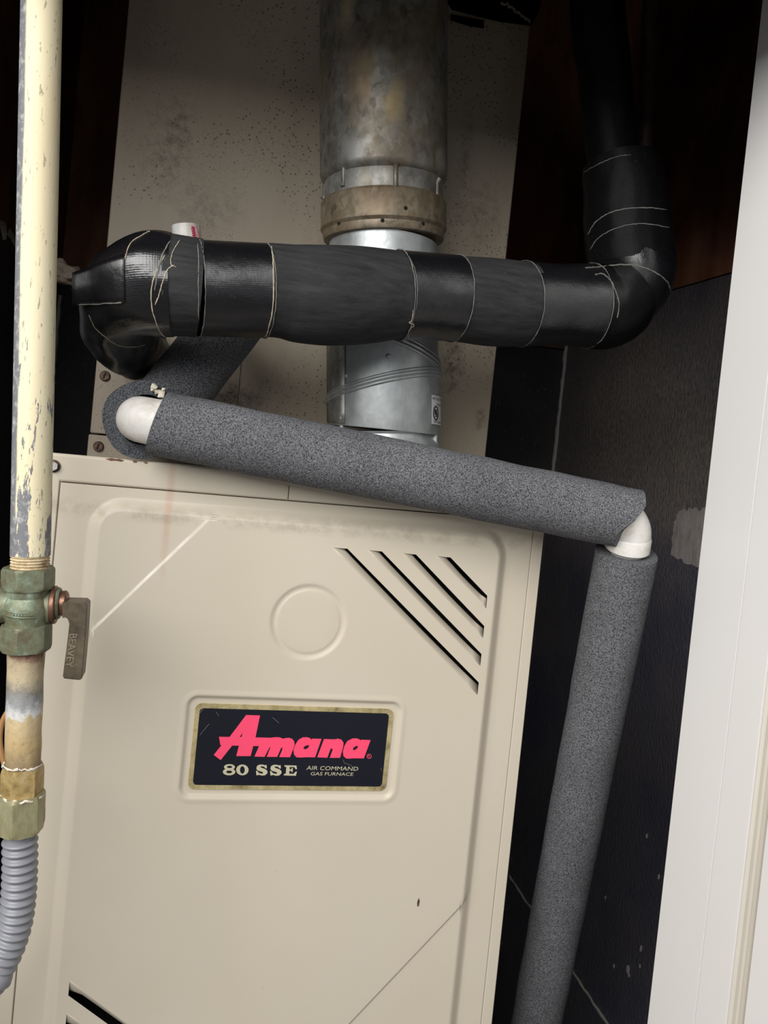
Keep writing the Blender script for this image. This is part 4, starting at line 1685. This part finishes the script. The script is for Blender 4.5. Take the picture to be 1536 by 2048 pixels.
flap = link('tape_flap', fme, T['tape'], lset)
sm = flap.modifiers.new('thick', 'SOLIDIFY')
sm.thickness = 0.0008
bfl = bvh_of([flap])
strand('thread', [(152, 610), (180, 609), (215, 607), (244, 605)], bfl, 0.0005, T['edge'], lset, wob=1.0)

# thin bare line beside the riser
lq = [(1284, 430, 0.082, 13), (1286, 345, 0.082, 14), (1292, 250, 0.082, 16), (1300, 120, 0.082, 18), (1312, -80, 0.085, 19)]
pts = [P(a, b, y) for a, b, y, r in lq]
pts.append(pts[-1] + Vector((0.02, 0.06, ZC - 0.01 - pts[-1].z)))
lq.append((0, 0, 0, 16))
sp8, sr8 = smooth_path(pts, [r * PXM(p) for p, (_, _, _, r) in zip(pts, lq)], 8)
liq = sweep('liquid_line', sp8, sr8, T['oldcopper'], None, 24)
tag(liq, 'thin dull copper line rising behind the taped riser at upper right', 'pipe')

# ------------------------------------------------------------------ gas line at the left
GY = -0.11
gp = lambda px, py: P(px, py, GY)
gs = PXM(gp(60, 1100))
gt, gb = gp(84.5, -60), gp(60.5, 1122)
gas = thing('gas_pipe', 'vertical gas pipe with flaking cream paint at the left edge', 'gas pipe', gb)
gpe = gp(60.8, 1109)
gt = gpe + (gt - gpe) * ((ZC - 0.002 - gpe.z) / (gt.z - gpe.z))
sweep('pipe', [gt.lerp(gpe, k / 40) for k in range(41)], 38 * gs, T['gas'], gas, 40)
gd = (gb - gt).normalized()
for k in range(5):
    c = gb + gd * (k * 0.0021 - 0.004)
    lathe('thread', c - gd * 0.0011, c + gd * 0.0011, [(0, 35 * gs), (0.5, 37.6 * gs), (1, 35 * gs)], T['thread'], gas, 32)
lathe('thread_core', gb - gd * 0.005, gb + gd * 0.008, [(0, 34.5 * gs), (1, 34.5 * gs)], T['thread'], gas, 32)

valve = thing('gas_valve', 'green tarnished bronze gas shut-off valve with hexagonal ends and brass lever', 'valve', gp(55, 1215))
hexnut('hex_end', gp(57, 1134), gp(56, 1177), 52 * gs, T['verd'], valve, 0.14, math.radians(12))
hexnut('hex_end', gp(53, 1247), gp(52, 1299), 51 * gs, T['verd'], valve, 0.18, math.radians(10))
va, vb_ = gp(56.5, 1168), gp(53, 1262)
lathe('body', va, vb_, [(0, 40 * gs), (0.06, 42 * gs), (0.20, 41 * gs), (0.26, 39 * gs), (0.36, 43 * gs), (0.5, 47 * gs), (0.64, 45 * gs), (0.76, 40 * gs), (0.9, 41 * gs), (1, 42 * gs)], T['verd'], valve, 40)
ca, cb = gp(-14, 1213), gp(101, 1214)
off = Vector((0, 0.004, 0))
lathe('plug_barrel', ca + off, cb + off, [(0, 34 * gs), (0.05, 36 * gs), (0.3, 33 * gs), (0.6, 32 * gs), (0.9, 37 * gs), (1, 37 * gs)], T['verd'], valve, 40)
# raised name bar
def on_body(px, py, dy):
    r = 46 * gs
    dx = (px - 52) * gs
    y = GY - math.sqrt(max(r * r - dx * dx, 1e-9)) * 1.0
    q = P(px, py, GY)
    return Vector((q.x, y - dy, q.z))
bars = [[(8, 1213), (50, 1216), (88, 1218)], [(8, 1222), (50, 1225), (88, 1227)], [(8, 1213), (7, 1222)], [(88, 1218), (88, 1227)]]
for b in bars:
    pl = []
    for i in range(len(b) - 1):
        for k in range(6):
            pl.append((b[i][0] + (b[i + 1][0] - b[i][0]) * k / 6, b[i][1] + (b[i + 1][1] - b[i][1]) * k / 6))
    pl.append(b[-1])
    sweep('name_bar', [on_body(a, c, 0.0002) for a, c in pl], 0.0006, T['verd'], valve, 8)
for k in range(9):
    u = 36 + k * 5.6
    sweep('cast_mark', [on_body(u, 1218 + (u - 8) * 0.055, 0.0004), on_body(u + 2.6, 1218.5 + (u - 8) * 0.055, 0.0004)], 0.0007, T['verd'], valve, 6)
# stem washers and lever on the right
wx = (gp(125, 1213) - gp(100, 1213)).normalized()
lathe('washer', gp(100, 1212) + off, gp(112, 1212) + off, [(0, 36 * gs), (0.2, 38.5 * gs), (0.8, 38.5 * gs), (1, 36 * gs)], T['copper'], valve, 40)
lathe('washer', gp(111, 1209) + off, gp(119, 1209) + off, [(0, 31 * gs), (0.5, 33 * gs), (1, 30 * gs)], T['verd'], valve, 40)
lathe('stem_nut', gp(118, 1209) + off, gp(134, 1209) + off, [(0, 25 * gs), (0.5, 26 * gs), (0.75, 26 * gs), (1, 21 * gs)], T['copper'], valve, 32)


def lv_poly(pts, y0, y1, mat, name, parent, bev):
    q = [gp(a, b) for a, b in pts]
    o = prism(name, [[(p.x, p.z) for p in q]], lambda u, v, h: Vector((u, y0 - h * (y0 - y1), v)), 1.0, mat, parent, True)
    bevel(o, bev, 3, 30)
    return o


lev = lv_poly([(128, 1200), (172, 1201), (178, 1207), (175, 1260), (171, 1310), (167, 1352), (161, 1354), (132, 1351), (129, 1347), (134, 1310), (140, 1262), (142, 1243), (139, 1233), (134, 1230), (128, 1232)], GY + 0.010, GY - 0.008, T['lever'], 'lever', valve, 0.0022)
lev['label'] = 'dark brass lever turned down'
# raised letters on the lever, reading downward
def lever_map(u, v):
    q = gp(151 + v - u * 0.135, 1262 + u)
    return Vector((q.x, GY - 0.0084, q.z))
text_mesh('lever_lettering', 'BEAVEY', lambda u, v: lever_map(u, 7.5 - (7.5 - v)), T['levtext'], lev, (0, -7.5, 66, 7.5))

nip = thing('pipe_nipple', 'short corroded pipe nipple, tan and white crusted, below the gas valve', 'pipe', gp(47, 1560))
na, nb_ = gp(51.5, 1292), gp(46, 1532)
sweep('pipe', [na.lerp(nb_, k / 20) for k in range(21)], [(34.5 if k < 18 else 34) * gs for k in range(21)], T['nipple'], nip, 40, True, wrinkle(3, 0.0006, 60))

flex = thing('gas_connector', 'corrugated grey flexible gas connector with brass flare nut at lower left', 'gas hose', gp(40, 1640))
hexnut('adapter', gp(46, 1530), gp(44, 1592), 41 * gs, T['brass'], flex, 0.12, math.radians(14), 0.0005)
hexnut('flare_nut', gp(43, 1584), gp(41, 1660), 47 * gs, T['nut'], flex, 0.10, math.radians(8), 0.0003)
for (cy, rr, s) in ((1529, 36, 2.2), (1590, 40, 2.2)):
    c = gp(45, cy)
    pts = []
    for k in range(41):
        a = 2 * math.pi * k / 40
        pts.append(c + Vector((math.sin(a) * rr * gs, -math.cos(a) * rr * gs, math.cos(a) * 0.0012 + random.uniform(-.0008, .0008))))
    sweep('crust_ring', pts, [random.uniform(0.6, 1.5) * s * gs for _ in pts], T['crust'], flex, 8, caps=False)
ctr = [(40, 1655), (40, 1690), (40, 1730), (38, 1780), (33, 1830), (24, 1870), (8, 1912), (-14, 1950), (-45, 1990)]
cpt = [gp(a, b) for a, b in ctr] + [Vector((-0.268, -0.085, 0.64)), Vector((-0.245, -0.02, 0.575)), Vector((-0.20, 0.06, 0.55)), Vector((-0.1405, 0.10, 0.548))]
csp, _ = smooth_path(cpt, [1] * len(cpt), 30)
LEN = 0
rr = []
prev = csp[0]
for p in csp:
    LEN += (p - prev).length
    prev = p
    if LEN < 0.0085:
        rr.append(27 * gs)
    else:
        rr.append((31.5 + 3.4 * math.sin((LEN - 0.0085) / 0.0062 * 2 * math.pi)) * gs)
sweep('corrugated_hose', csp, rr, T['hose'], flex, 36)

# tan cable behind the nipple
wq = [P(a, b, -0.02) for a, b in ((14, 1425), (6, 1440), (1, 1460), (0, 1485), (6, 1520), (14, 1545))]
wsp, _ = smooth_path(wq, [1] * len(wq), 6)
cab = sweep('cable', wsp, 0.0022, T['wire'], None, 12)
tag(cab, 'tan cable looping behind the corroded nipple at the left edge', 'cable')

# wad of grey lint and torn tape behind the gas pipe, next to the taped elbow
c = P(128, 547, 0.30)
pts = []
me = bpy.data.meshes.new('lint_wad')
bm = bmesh.new()
bmesh.ops.create_icosphere(bm, subdivisions=4, radius=1)
for v in bm.verts:
    d = v.co.copy()
    k = 1 + 0.5 * mnoise.noise(d * 2.1) + 0.3 * mnoise.noise(d * 6)
    v.co = Vector((c.x, c.y, c.z)) + Vector((d.x * 0.024 * k, d.y * 0.02 * k, d.z * 0.012 * k - 0.35 * d.x * 0.02))
bm.to_mesh(me)
bm.free()
lint = link('lint_wad', me, T['fluff'], wl)
